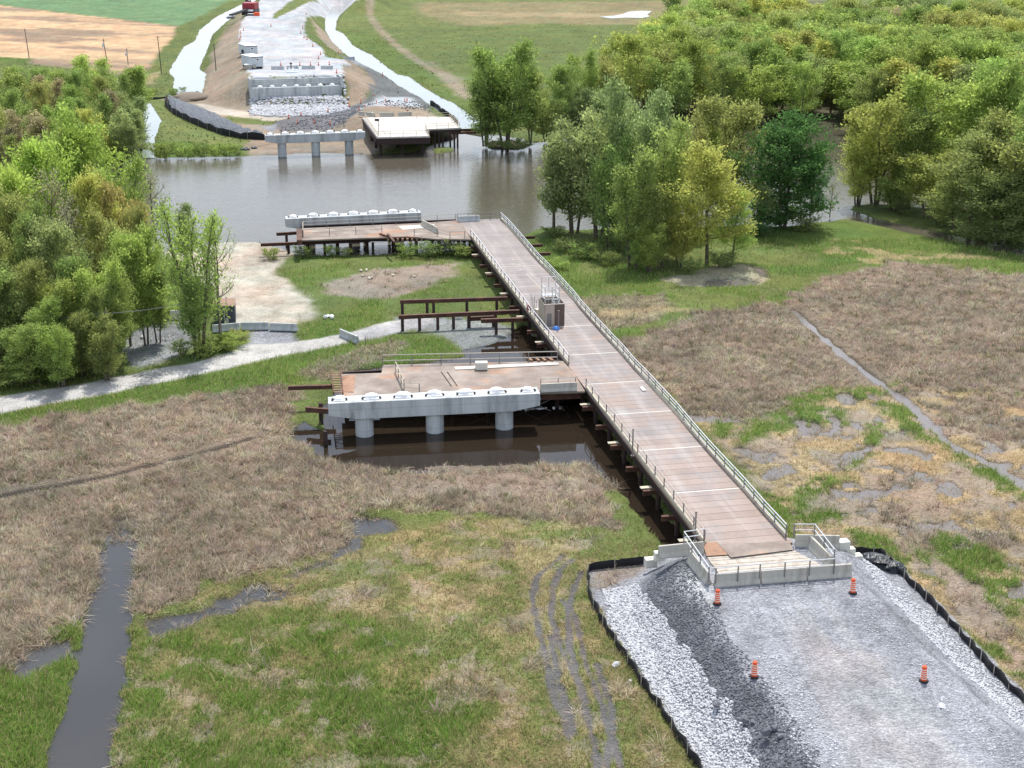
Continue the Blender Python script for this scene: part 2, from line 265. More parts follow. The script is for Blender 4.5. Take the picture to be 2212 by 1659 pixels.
L([(590, 42), (600, 38), (640, 18), (690, -6), (640, -6), (605, 20), (588, 34)], 'grassdry', 1.5, 1, 5, z=FAR_Z)
L([(620, 70), (660, 70), (660, 30), (700, 4), (670, 4), (635, 35)], 'gravel_dark', 2, 2, 5, z=FAR_Z, a=.14)
for off in (0, 62):
    L([(1720 + off, 1300), (1790 + off, 1400), (1880 + off * 1.3, 1520), (1985 + off * 1.6, 1659), (2120 + off * 1.8, 1830)], 'road', .5, .3, 1.5, z=EMB_Z, line=.8, a=.18)
L([(1655, 1300), (1700, 1400), (1770, 1520), (1850, 1659)], 'gravel_dark', .5, .4, 1.5, z=EMB_Z, line=.5, a=.25)
EMBANK = [(WP(EMB_TOP, EMB_Z), EMB_Z, 0.62), (WP(FAR_TOP, FAR_Z), FAR_Z, 0.5), (WP(PAD, 3.6), 3.6, 0.42)]

_a, _b = np.array(W(541, 214, 1.6)), np.array(W(742, 207.5, 1.6)); _l = np.linalg.norm(_b - _a)
DL_, DR_, DS_ = WP(DITCH_L), WP(DITCH_R), WP(DITCH_S)
CUT = (_a[0], _a[1], (_b - _a)[0] / _l, (_b - _a)[1] / _l, _l)
def classify(x, y):
    n = len(x); w = np.zeros((n, len(CLS)), np.float32); w[:, 0] = 1
    z = 0.24 + 0.10 * (fbm(x / 4, y / 4, 901, 3) - .5)
    for l in LAYERS:
        m = l['soft'] + l['amp'] * 1.2 + l['hs'] + (l['line'] or 0)
        b = l['bb']
        k = np.nonzero((x > b[0] - m) & (x < b[2] + m) & (y > b[1] - m) & (y < b[3] + m))[0]
        if not len(k): continue
        xx, yy = x[k], y[k]
        sd = (l['line'] / 2 - sd_line(xx, yy, l['p'])) if l['line'] else sd_poly(xx, yy, l['p'])
        sd = sd + l['amp'] * 2 * (fbm(xx / l['ns'], yy / l['ns'], l['seed'], 3) - .5)
        g = l['a'] * sstep(-l['soft'] / 2, l['soft'] / 2, sd)
        gh = sstep(-l['hs'] / 2, l['hs'] / 2, sd)
        if l['patch']:
            t, s, ns = l['patch']
            pt = sstep(t - s / 2, t + s / 2, fbm(xx / ns, yy / ns, l['seed'] + 50, 3)); g = g * pt; gh = gh * pt
        w[k] *= (1 - g)[:, None]; w[k, l['c']] += g
        if l['h'] is not None: z[k] = z[k] * (1 - gh) + l['h'] * gh
    for poly, top, slope in EMBANK:
        P = np.array(poly); m = top / slope + 3
        k = np.nonzero((x > P[:, 0].min() - m) & (x < P[:, 0].max() + m) & (y > P[:, 1].min() - m) & (y < P[:, 1].max() + m))[0]
        if not len(k): continue
        sd = sd_poly(x[k], y[k], poly)
        e = top + slope * np.minimum(0, sd + .6 * (fbm(x[k] / 2, y[k] / 2, 77, 3) - .5)) + .10 * (fbm(x[k] / 1.5, y[k] / 1.5, 78, 3) - .5)
        z[k] = np.maximum(z[k], e)
    for d in (DL_, DR_, DS_):
        P = np.array(d); k = np.nonzero((x > P[:, 0].min() - 12) & (x < P[:, 0].max() + 12) & (y > P[:, 1].min() - 12) & (y < P[:, 1].max() + 12))[0]
        if len(k):
            sd = sd_poly(x[k], y[k], d) + .9 * (fbm(x[k] / 4, y[k] / 4, 66, 3) - .5); z[k] = np.minimum(z[k], np.where(sd > 0, -.4, -.35 + .8 * -sd))
    lx = (x - CUT[0]) * CUT[2] + (y - CUT[1]) * CUT[3]; ly = -(x - CUT[0]) * CUT[3] + (y - CUT[1]) * CUT[2]   # open ground before the abutment wall
    k = (lx > .3) & (lx < CUT[4] - .3) & (ly < 1.6) & (ly > -30)
    z = np.where(k, np.minimum(z, 1.75 + .075 * np.minimum(ly, 0)), z)
    return w, z

# ------------------------------------------------------------------ materials
def new_mat(name):
    m = bpy.data.materials.new(name); m.use_nodes = True
    nt = m.node_tree; nt.nodes.clear()
    o = nt.nodes.new('ShaderNodeOutputMaterial'); return m, nt, o
def N(nt, t, **k):
    n = nt.nodes.new(t)
    for a, v in k.items(): setattr(n, a, v)
    return n
def math_n(nt, op, a, b=None, clamp=False):
    n = N(nt, 'ShaderNodeMath', operation=op); n.use_clamp = clamp
    for i, v in enumerate((a, b)):
        if v is None: continue
        if isinstance(v, (int, float)): n.inputs[i].default_value = v
        else: nt.links.new(v, n.inputs[i])
    return n.outputs[0]
def mixc(nt, f, a, b, mode='MIX'):
    n = N(nt, 'ShaderNodeMix', data_type='RGBA', blend_type=mode)
    for i, v in ((0, f), (6, a), (7, b)):
        if isinstance(v, (int, float)): n.inputs[i].default_value = v
        elif isinstance(v, tuple): n.inputs[i].default_value = (*v, 1)
        else: nt.links.new(v, n.inputs[i])
    return n.outputs[2]
def ramp(nt, f, stops):
    n = N(nt, 'ShaderNodeValToRGB'); cr = n.color_ramp
    while len(cr.elements) < len(stops): cr.elements.new(.5)
    for e, (p, c) in zip(cr.elements, stops):
        e.position = p; e.color = (*c, 1) if isinstance(c, tuple) else (c, c, c, 1)
    nt.links.new(f, n.inputs[0]); return n.outputs[0]
def noise(nt, vec, scale, detail=4, rough=.55, out=0):
    n = N(nt, 'ShaderNodeTexNoise'); n.inputs['Scale'].default_value = scale; n.inputs['Detail'].default_value = detail; n.inputs['Roughness'].default_value = rough
    if vec is not None: nt.links.new(vec, n.inputs['Vector'])
    return n.outputs[out]
def mapping(nt, vec, sc, rot=(0, 0, 0)):
    n = N(nt, 'ShaderNodeMapping'); n.inputs['Scale'].default_value = sc; n.inputs['Rotation'].default_value = rot
    nt.links.new(vec, n.inputs['Vector']); return n.outputs[0]
def bump(nt, h, strength, dist):
    n = N(nt, 'ShaderNodeBump'); n.inputs['Strength'].default_value = strength; n.inputs['Distance'].default_value = dist
    nt.links.new(h, n.inputs['Height']); return n.outputs[0]
def principled(nt, o, col, rough=.8, metal=0, normal=None, spec=.3):
    p = N(nt, 'ShaderNodeBsdfPrincipled')
    if isinstance(col, tuple): p.inputs['Base Color'].default_value = (*col, 1)
    else: nt.links.new(col, p.inputs['Base Color'])
    if isinstance(rough, (int, float)): p.inputs['Roughness'].default_value = rough
    else: nt.links.new(rough, p.inputs['Roughness'])
    p.inputs['Metallic'].default_value = metal; p.inputs['Specular IOR Level'].default_value = spec
    if normal is not None: nt.links.new(normal, p.inputs['Normal'])
    nt.links.new(p.outputs[0], o.inputs[0]); return p
def geo_pos(nt): return N(nt, 'ShaderNodeNewGeometry').outputs['Position']
def obj_co(nt): return N(nt, 'ShaderNodeTexCoord').outputs['Object']

def simple_mat(name, col, var=.25, scale=1.5, rough=.8, metal=0, spec=.3, bmp=0, fine=9, tint=None, tint_at=(.5, .7), streak=False, joints=None):
    m, nt, o = new_mat(name); P = obj_co(nt)
    Q = mapping(nt, P, (1, 1, .18)) if streak else P
    f = noise(nt, Q, scale, 5, .6); f2 = noise(nt, P, fine, 3)
    v = math_n(nt, 'ADD', math_n(nt, 'MULTIPLY', f, .65), math_n(nt, 'MULTIPLY', f2, .35))
    c = mixc(nt, v, tuple(x * (1 - var * 1.6) for x in col), tuple(min(1, x * (1 + var * 1.6)) for x in col))
    if tint:
        t = ramp(nt, noise(nt, Q, scale * .8, 6, .7), [(tint_at[0], 0.), (tint_at[1], 1.)]); c = mixc(nt, t, c, tint)
    if joints:
        sx = N(nt, 'ShaderNodeSeparateXYZ'); nt.links.new(P, sx.inputs[0])
        for ax, per in zip((0, 2), joints):
            fr = math_n(nt, 'ABSOLUTE', math_n(nt, 'SUBTRACT', math_n(nt, 'FRACT', math_n(nt, 'DIVIDE', sx.outputs[ax], per)), .5))
            c = mixc(nt, math_n(nt, 'MULTIPLY', math_n(nt, 'LESS_THAN', fr, .03 / per), .35), c, (.16, .165, .17))
    principled(nt, o, c, rough, metal, bump(nt, f2, bmp, .05) if bmp else None, spec); return m

M = {}
M['concrete'] = simple_mat('concrete', (.47, .495, .50), .30, .9, .85, bmp=.2, tint=(.22, .23, .235), tint_at=(.48, .72), streak=True, joints=(2.44, 1.22))
M['barrier'] = simple_mat('barrier_concrete', (.44, .42, .37), .22, 1.6, .9, bmp=.2, tint=(.27, .25, .21), tint_at=(.5, .78), streak=True)
M['block'] = simple_mat('pale_concrete', (.60, .58, .52), .12, 2, .9, bmp=.2)
M['rust'] = simple_mat('rusty_steel', (.085, .042, .032), .45, 1.3, .75, .1, bmp=.1, tint=(.20, .095, .05), tint_at=(.5, .75))
M['rust_dark'] = simple_mat('dark_rusted_steel', (.045, .028, .026), .4, 1.0, .8, .1, tint=(.10, .05, .035), tint_at=(.55, .8))
M['rust_bright'] = simple_mat('bright_rust', (.30, .18, .12), .4, 1.3, .85, tint=(.12, .06, .04), tint_at=(.5, .75))
M['galv'] = simple_mat('galvanised_steel', (.66, .67, .68), .15, 3, .45, .5)
M['railgrey'] = simple_mat('weathered_rail', (.42, .39, .35), .3, 1.5, .6, .3)
M['post'] = simple_mat('dull_post_steel', (.22, .20, .19), .3, 2, .7, .2)
M['kerb'] = simple_mat('kerb_timber', (.46, .42, .33), .3, 1.2, .9, tint=(.2, .17, .13), tint_at=(.55, .75))
M['plastic_white'] = simple_mat('white_plastic', (.82, .82, .82), .06, 2, .45, bmp=.4, fine=5)
M['black'] = simple_mat('black_rubber', (.025, .025, .028), .3, 3, .7)
M['fabric'] = simple_mat('black_geotextile', (.016, .016, .018), .4, 2, .8, bmp=.5, fine=3)
M['timber'] = simple_mat('weathered_timber', (.42, .385, .34), .3, 1.5, .9, tint=(.28, .22, .17), tint_at=(.5, .7))
M['ply'] = simple_mat('plywood', (.44, .37, .30), .25, 1.2, .8, tint=(.28, .24, .21), tint_at=(.45, .7), streak=True)
M['ply_dark'] = simple_mat('dark_brown_plywood', (.12, .085, .07), .25, 1.2, .8)  # plywood in a darker brown tone
M['siding'] = simple_mat('trailer_siding', (.50, .54, .56), .05, 2, .6)
M['roof_white'] = simple_mat('white_roof', (.82, .83, .84), .04, 2, .6)
M['glass'] = simple_mat('dark_glass', (.03, .04, .05), .1, 1, .15, spec=.6)
M['red'] = simple_mat('red_paint', (.28, .035, .045), .2, 2, .5)
M['dark_metal'] = simple_mat('dark_machine_steel', (.05, .05, .06), .3, 2, .6)
M['blue'] = simple_mat('blue_tarp', (.06, .20, .55), .15, 3, .5)
M['orange'] = simple_mat('orange_plastic', (.75, .10, .025), .1, 3, .5)
M['reflect'] = simple_mat('reflective_band', (.80, .62, .55), .08, 3, .5)
M['container'] = simple_mat('dark_grey_steel', (.055, .065, .085), .2, 2, .6)
M['container_roof'] = simple_mat('rust_roof', (.27, .18, .14), .3, 1.2, .85, tint=(.2, .1, .07), tint_at=(.5, .7))
M['pole'] = simple_mat('pole_timber', (.24, .205, .17), .3, 2, .9, streak=True)
M['pole_dark'] = simple_mat('dark_pole_timber', (.11, .095, .085), .3, 2, .9, streak=True)
M['cable'] = simple_mat('cable', (.25, .25, .25), .1, 2, .6)
M['bark'] = simple_mat('bark', (.105, .085, .068), .35, 1.5, .9, streak=True)
M['stone_white'] = simple_mat('white_limestone', (.45, .46, .485), .22, 2.0, .9, bmp=.3)
M['stone_dark'] = simple_mat('dark_shale', (.12, .13, .15), .4, 2.0, .85, bmp=.4)
M['litter'] = simple_mat('driftwood_litter', (.55, .5, .42), .3, 3, .9)
def tarp():
    m, nt, o = new_mat('black_plastic_sheet'); P = obj_co(nt)
    n1 = noise(nt, mapping(nt, P, (1.0, .25, 1)), 1.0, 5, .65)
    principled(nt, o, (.016, .020, .027), .33, 0, bump(nt, n1, 1.0, .5), .5); return m
M['tarp'] = tarp()
def deckmat():
    m, nt, o = new_mat('steel_deck_plates'); P = obj_co(nt)           # local y runs along the bridge
    sx = N(nt, 'ShaderNodeSeparateXYZ'); nt.links.new(P, sx.inputs[0])
    base = ramp(nt, noise(nt, mapping(nt, P, (.7, .22, 1)), .8, 7, .68), [(.28, (.102, .092, .092)), (.5, (.162, .150, .150)), (.72, (.268, .254, .254))])
    near = math_n(nt, 'MULTIPLY', math_n(nt, 'SUBTRACT', 1.0, math_n(nt, 'DIVIDE', sx.outputs[1], 75.), clamp=True), .20)
    rustm = ramp(nt, math_n(nt, 'ADD', noise(nt, P, .30, 7, .68), near), [(.54, 0.), (.70, 1.)])
    c = mixc(nt, math_n(nt, 'MULTIPLY', rustm, .5), base, (.33, .19, .11))
    edge = math_n(nt, 'MULTIPLY', math_n(nt, 'POWER', math_n(nt, 'DIVIDE', math_n(nt, 'ABSOLUTE', sx.outputs[0]), 3.45), 8), noise(nt, P, .8, 5, .7))
    c = mixc(nt, edge, c, (.33, .165, .085))
    fine = noise(nt, P, 7, 4, .7); c = mixc(nt, .34, c, mixc(nt, fine, (.08, .068, .066), (.48, .43, .42)))
    # paler polished wheel tracks with mud dragged along them
    tr = math_n(nt, 'ABSOLUTE', math_n(nt, 'SUBTRACT', math_n(nt, 'ABSOLUTE', math_n(nt, 'ADD', sx.outputs[0], math_n(nt, 'MULTIPLY', noise(nt, mapping(nt, P, (0, .05, 0)), 1., 2), .9))), 1.3))
    trm = math_n(nt, 'MULTIPLY', ramp(nt, tr, [(.15, 1.), (.75, 0.)]), ramp(nt, noise(nt, mapping(nt, P, (1.5, .12, 1)), 1.1, 5, .7), [(.42, 0.), (.62, 1.)]))
    c = mixc(nt, math_n(nt, 'MULTIPLY', trm, .4), c, (.40, .37, .36))
    cell = N(nt, 'ShaderNodeTexWhiteNoise', noise_dimensions='1D'); k = math_n(nt, 'DIVIDE', sx.outputs[1], 1.22); nt.links.new(math_n(nt, 'FLOOR', math_n(nt, 'ADD', k, .5)), cell.inputs['W'])
    fr = math_n(nt, 'FRACT', k); seam = math_n(nt, 'LESS_THAN', math_n(nt, 'ABSOLUTE', math_n(nt, 'SUBTRACT', fr, .5)), .028)
    c = mixc(nt, .16, c, mixc(nt, cell.outputs[0], (.15, .125, .12), (.42, .38, .37)))
    c = mixc(nt, math_n(nt, 'MULTIPLY', seam, math_n(nt, 'ADD', noise(nt, P, .6, 4), .35)), c, (.075, .058, .055))
    principled(nt, o, c, .7, .05, bump(nt, fine, .2, .03), .35); return m
M['deck'] = deckmat()
def deck2():
    m, nt, o = new_mat('platform_plates'); P = obj_co(nt)
    base = ramp(nt, noise(nt, mapping(nt, P, (.5, .5, 1)), .55, 6, .68), [(.3, (.155, .120, .10)), (.5, (.228, .190, .165)), (.68, (.33, .285, .25))])
    r = ramp(nt, noise(nt, P, .22, 5, .6), [(.55, 0.), (.72, 1.)]); c = mixc(nt, math_n(nt, 'MULTIPLY', r, .7), base, (.42, .20, .10))
    principled(nt, o, c, .8, 0, None, .25); return m
M['deck2'] = deck2()
M['deck_pale'] = simple_mat('pale_timber_deck', (.50, .475, .44), .18, .8, .9, tint=(.42, .37, .31), tint_at=(.5, .7))

def groundmat():
    m, nt, o = new_mat('ground_cover'); P = geo_pos(nt)
    a = N(nt, 'ShaderNodeAttribute', attribute_name='cover'); g = N(nt, 'ShaderNodeAttribute', attribute_name='grain')
    n1 = noise(nt, P, .55, 6, .65); n2 = noise(nt, P, 3.2, 4, .65)
    v = math_n(nt, 'ADD', math_n(nt, 'MULTIPLY', n1, .55), math_n(nt, 'MULTIPLY', n2, .45))
    k = math_n(nt, 'ADD', .35, math_n(nt, 'MULTIPLY', v, 1.3))
    vor = N(nt, 'ShaderNodeTexVoronoi', feature='F1'); vor.inputs['Scale'].default_value = 5.0; nt.links.new(P, vor.inputs['Vector'])
    vor2 = N(nt, 'ShaderNodeTexVoronoi', feature='F1'); vor2.inputs['Scale'].default_value = 2.0; nt.links.new(P, vor2.inputs['Vector'])
    s1 = N(nt, 'ShaderNodeSeparateColor'); nt.links.new(vor.outputs['Color'], s1.inputs[0])
    s2 = N(nt, 'ShaderNodeSeparateColor'); nt.links.new(vor2.outputs['Color'], s2.inputs[0])
    st = math_n(nt, 'ADD', .55, math_n(nt, 'ADD', math_n(nt, 'MULTIPLY', s1.outputs[0], .6), math_n(nt, 'MULTIPLY', s2.outputs[1], .3)))
    vor3 = N(nt, 'ShaderNodeTexVoronoi', feature='F1'); vor3.inputs['Scale'].default_value = 13.0; nt.links.new(P, vor3.inputs['Vector'])
    s3 = N(nt, 'ShaderNodeSeparateColor'); nt.links.new(vor3.outputs['Color'], s3.inputs[0])
    st = math_n(nt, 'ADD', math_n(nt, 'MULTIPLY', st, .75), math_n(nt, 'MULTIPLY', math_n(nt, 'POWER', s3.outputs[0], 3), .75))
    st = math_n(nt, 'ADD', 1.0, math_n(nt, 'MULTIPLY', g.outputs['Fac'], math_n(nt, 'SUBTRACT', st, 1.0)))
    k = math_n(nt, 'MULTIPLY', k, st)
    vm = N(nt, 'ShaderNodeVectorMath', operation='SCALE'); nt.links.new(a.outputs['Color'], vm.inputs[0]); nt.links.new(k, vm.inputs['Scale'])
    h = math_n(nt, 'ADD', math_n(nt, 'MULTIPLY', n2, 1.0), math_n(nt, 'MULTIPLY', vor.outputs['Distance'], -1.2))
    principled(nt, o, vm.outputs[0], .95, 0, bump(nt, h, .55, .25), .12); return m
M['ground'] = groundmat()
def watermat(name, col, rough, sc, strength, dist):
    m, nt, o = new_mat(name); P = geo_pos(nt)
    n = math_n(nt, 'ADD', noise(nt, mapping(nt, P, (.7, 1.3, 1)), sc, 3, .5), math_n(nt, 'MULTIPLY', noise(nt, P, sc * .12, 2), .8))
    t = noise(nt, P, .05, 3); c = mixc(nt, t, tuple(x * .8 for x in col), tuple(x * 1.2 for x in col))
    p = principled(nt, o, c, rough, 0, bump(nt, n, strength, dist), .5); p.inputs['IOR'].default_value = 1.333; return m
M['river'] = watermat('river_water', (.086, .077, .060), .05, 1.6, .45, .10)
M['marsh_water'] = watermat('still_marsh_water', (.046, .046, .046), .03, 1.2, .10, .05)
M['shallow'] = watermat('shallow_marsh_water', (.15, .135, .128), .04, 1.2, .10, .05)
M['pond'] = watermat('shade_darkened_pond_water', (.022, .016, .011), .03, 1.2, .08, .05)  # shade around pier and platform is put into this near-black water colour
M['milky'] = watermat('milky_ditch_water', (.20, .235, .245), .10, .6, .2, .08)
def foliage(name, attr=True):
    m, nt, o = new_mat(name)
    if attr:
        a = N(nt, 'ShaderNodeAttribute', attribute_name='tone'); oi = N(nt, 'ShaderNodeObjectInfo')
        k = math_n(nt, 'ADD', .62, math_n(nt, 'MULTIPLY', a.outputs['Fac'], .76))
        vm = N(nt, 'ShaderNodeVectorMath', operation='SCALE'); nt.links.new(oi.outputs['Color'], vm.inputs[0]); nt.links.new(k, vm.inputs['Scale'])
        c = vm.outputs[0]
    else:
        c = N(nt, 'ShaderNodeAttribute', attribute_name='cover').outputs['Color']
    d = N(nt, 'ShaderNodeBsdfDiffuse'); t = N(nt, 'ShaderNodeBsdfTranslucent'); mx = N(nt, 'ShaderNodeMixShader') if not attr else None
    nt.links.new(c, d.inputs[0]); nt.links.new(mixc(nt, 1.0, c, (1.38, 1.42, 1.08), 'MULTIPLY') if attr else c, t.inputs[0])
    if attr:                                                      # leaves reflect and transmit about equally
        mx = N(nt, 'ShaderNodeAddShader'); nt.links.new(d.outputs[0], mx.inputs[0]); nt.links.new(t.outputs[0], mx.inputs[1])
    else:
        mx.inputs[0].default_value = .4; nt.links.new(d.outputs[0], mx.inputs[1]); nt.links.new(t.outputs[0], mx.inputs[2])
    nt.links.new(mx.outputs[0], o.inputs[0]); return m
M['leaf'] = foliage('leaves'); M['blade'] = foliage('blades', False)

# ------------------------------------------------------------------ object helpers
class MB:
    def __init__(s): s.v = []; s.f = []; s.m = []
    def add(s, vs, fs, mi=0):
        b = len(s.v); s.v += [tuple(p) for p in vs]; s.f += [tuple(b + i for i in f) for f in fs]; s.m += [mi] * len(fs)
    def box(s, c, d, rz=0, mi=0):
        x, y, z = (k / 2 for k in d); co, si = math.cos(rz), math.sin(rz); vs = []
        for dz in (-z, z):
            for dx, dy in ((-x, -y), (x, -y), (x, y), (-x, y)):
                vs.append((c[0] + dx * co - dy * si, c[1] + dx * si + dy * co, c[2] + dz))
        s.add(vs, [(3, 2, 1, 0), (4, 5, 6, 7), (0, 1, 5, 4), (1, 2, 6, 5), (2, 3, 7, 6), (3, 0, 4, 7)], mi); return s
    def beam(s, p, q, w, h, mi=0):
        p, q = Vector(p), Vector(q); d = (q - p).normalized()
        side = d.cross(Vector((0, 0, 1)))
        if side.length < 1e-3: side = Vector((1, 0, 0))
        side.normalize(); up = side.cross(d)
        vs = [e + side * a * w / 2 + up * b * h / 2 for e in (p, q) for a, b in ((-1, -1), (1, -1), (1, 1), (-1, 1))]
        s.add(vs, [(0, 1, 2, 3), (7, 6, 5, 4), (0, 4, 5, 1), (1, 5, 6, 2), (2, 6, 7, 3), (3, 7, 4, 0)], mi); return s
    def ibeam(s, p, q, w, h, mi=0):
        p, q = Vector(p), Vector(q); t = .12 * h
        for off, ww, hh in ((h / 2 - t / 2, w, t), (-h / 2 + t / 2, w, t), (0, w * .3, h - 2 * t)):
            o = Vector((0, 0, off)); s.beam(p + o, q + o, ww, hh, mi)
        return s
    def tube(s, p, q, r, r2=None, n=8, mi=0, cap=True):
        p, q = Vector(p), Vector(q); r2 = r if r2 is None else r2; d = (q - p).normalized()
        a = d.orthogonal().normalized(); b = d.cross(a); vs = []
        for e, rr in ((p, r), (q, r2)):
            for i in range(n):
                t = 2 * math.pi * i / n; vs.append(e + (a * math.cos(t) + b * math.sin(t)) * rr)
        fs = [(i, (i + 1) % n, n + (i + 1) % n, n + i) for i in range(n)]
        if cap: fs += [tuple(range(n))[::-1], tuple(range(n, 2 * n))]
        s.add(vs, fs, mi); return s
    def prism(s, poly, z0, z1, mi=0):
        n = len(poly)
        ar = sum(poly[i][0] * poly[(i + 1) % n][1] - poly[(i + 1) % n][0] * poly[i][1] for i in range(n))
        if ar < 0: poly = poly[::-1]
        vs = [(x, y, z0) for x, y in poly] + [(x, y, z1) for x, y in poly]
        s.add(vs, [(i, (i + 1) % n, n + (i + 1) % n, n + i) for i in range(n)] + [tuple(range(n))[::-1], tuple(range(n, 2 * n))], mi); return s
    def extrude_x(s, prof, x0, x1, mi=0):
        n = len(prof); vs = [(x0, a, b) for a, b in prof] + [(x1, a, b) for a, b in prof]
        s.add(vs, [(i, n + i, n + (i + 1) % n, (i + 1) % n) for i in range(n)] + [tuple(range(n)), tuple(range(n, 2 * n))[::-1]], mi); return s
    def lathe(s, prof, n=16, mi=0, c=(0, 0, 0)):
        vs = []; k = len(prof)
        for r, z in prof:
            for i in range(n): t = 2 * math.pi * i / n; vs.append((c[0] + r * math.cos(t), c[1] + r * math.sin(t), c[2] + z))
        fs = [(j * n + i, j * n + (i + 1) % n, (j + 1) * n + (i + 1) % n, (j + 1) * n + i) for j in range(k - 1) for i in range(n)]
        fs += [tuple(range(n))[::-1], tuple(range((k - 1) * n, k * n))]
        s.add(vs, fs, mi); return s
    def dome(s, c, rx, ry, rz_, rot=0, n=12, k=4, jit=.12, mi=0, seed=0):
        rr = random.Random(seed); vs = []; fs = []
        for j in range(k):
            f = j / k * math.pi / 2; z = math.sin(f) * rz_; q = math.cos(f)
            for i in range(n):
                t = 2 * math.pi * i / n; e = 1 + rr.uniform(-jit, jit)
                x, y = rx * q * e * math.cos(t), ry * q * e * math.sin(t)
                vs.append((c[0] + x * math.cos(rot) - y * math.sin(rot), c[1] + x * math.sin(rot) + y * math.cos(rot), c[2] + z))
        vs.append((c[0], c[1], c[2] + rz_)); t = len(vs) - 1
        for j in range(k - 1):
            for i in range(n): fs.append((j * n + i, j * n + (i + 1) % n, (j + 1) * n + (i + 1) % n, (j + 1) * n + i))
        fs += [((k - 1) * n + i, (k - 1) * n + (i + 1) % n, t) for i in range(n)]
        s.add(vs, fs, mi); return s
    def rock(s, c, r, seed, mi=0, flat=.7):
        rr = random.Random(seed); g = (1 + 5 ** .5) / 2
        base = [(-1, g, 0), (1, g, 0), (-1, -g, 0), (1, -g, 0), (0, -1, g), (0, 1, g), (0, -1, -g), (0, 1, -g), (g, 0, -1), (g, 0, 1), (-g, 0, -1), (-g, 0, 1)]
        a = rr.uniform(0, 6.28); sx, sy, sz = rr.uniform(.7, 1.3), rr.uniform(.6, 1.1), rr.uniform(.5, .9) * flat / .7; vs = []
        for p in base:
            k = r / 1.9 * rr.uniform(.75, 1.2); x, y, z = p[0] * k * sx, p[1] * k * sy, p[2] * k * sz
            vs.append((c[0] + x * math.cos(a) - y * math.sin(a), c[1] + x * math.sin(a) + y * math.cos(a), c[2] + z))
        fs = [(0, 11, 5), (0, 5, 1), (0, 1, 7), (0, 7, 10), (0, 10, 11), (1, 5, 9), (5, 11, 4), (11, 10, 2), (10, 7, 6), (7, 1, 8), (3, 9, 4), (3, 4, 2), (3, 2, 6), (3, 6, 8), (3, 8, 9), (4, 9, 5), (2, 4, 11), (6, 2, 10), (8, 6, 7), (9, 8, 1)]
        s.add(vs, fs, mi); return s
    def build(s, name, mat, parent=None, bevel=0, smooth=False, loc=(0, 0, 0), rz=0):
        me = bpy.data.meshes.new(name); me.from_pydata(s.v, [], s.f); me.validate(clean_customdata=False)
        for x in (mat if isinstance(mat, (list, tuple)) else [mat]): me.materials.append(M[x] if isinstance(x, str) else x)
        if len(me.polygons) == len(s.m): me.polygons.foreach_set('material_index', s.m)
        if smooth: me.polygons.foreach_set('use_smooth', [True] * len(me.polygons))
        o = bpy.data.objects.new(name, me); COL.objects.link(o); o.location = loc; o.rotation_euler = (0, 0, rz)
        if parent: o.parent = parent
        if bevel:
            b = o.modifiers.new('bevel', 'BEVEL'); b.width = bevel; b.segments = 2; b.limit_method = 'ANGLE'; b.angle_limit = R(40)
        return o
def tag(o, label=None, cat=None, group=None, kind=None):
    for k, v in (('label', label), ('category', cat), ('group', group), ('kind', kind)):
        if v: o[k] = v
    return o
def thing(name, label, cat, loc=(0, 0, 0), rz=0, group=None):
    o = bpy.data.objects.new(name, None); COL.objects.link(o); o.location = loc; o.rotation_euler = (0, 0, rz); o.empty_display_size = .2
    return tag(o, label, cat, group)
def copy_tree(o, parent=None):
    c = o.copy(); COL.objects.link(c)
    if parent: c.parent = parent
    for ch in list(o.children): copy_tree(ch, c)
    return c
def copy_part(o, parent, loc, rz=0):
    c = o.copy(); COL.objects.link(c); c.parent = parent; c.location = loc; c.rotation_euler = (0, 0, rz); return c

def raw_mesh(name, co, faces_n, loops, mat, attrs=(), smooth=False):
    me = bpy.data.meshes.new(name); nv = len(co); nf = len(loops) // faces_n
    me.vertices.add(nv); me.vertices.foreach_set('co', np.ascontiguousarray(co, np.float32).ravel())
    me.loops.add(len(loops)); me.loops.foreach_set('vertex_index', np.ascontiguousarray(loops, np.int32))
    me.polygons.add(nf); me.polygons.foreach_set('loop_start', np.arange(nf, dtype=np.int32) * faces_n)
    me.update(calc_edges=True)
    if smooth: me.polygons.foreach_set('use_smooth', np.ones(nf, bool))
    for an, typ, data in attrs:
        at = me.attributes.new(an, typ, 'POINT')
        at.data.foreach_set('color' if typ == 'FLOAT_COLOR' else 'value', np.ascontiguousarray(data, np.float32).ravel())
    me.materials.append(mat); return me
def link_mesh(name, me):
    o = bpy.data.objects.new(name, me); COL.objects.link(o); return o

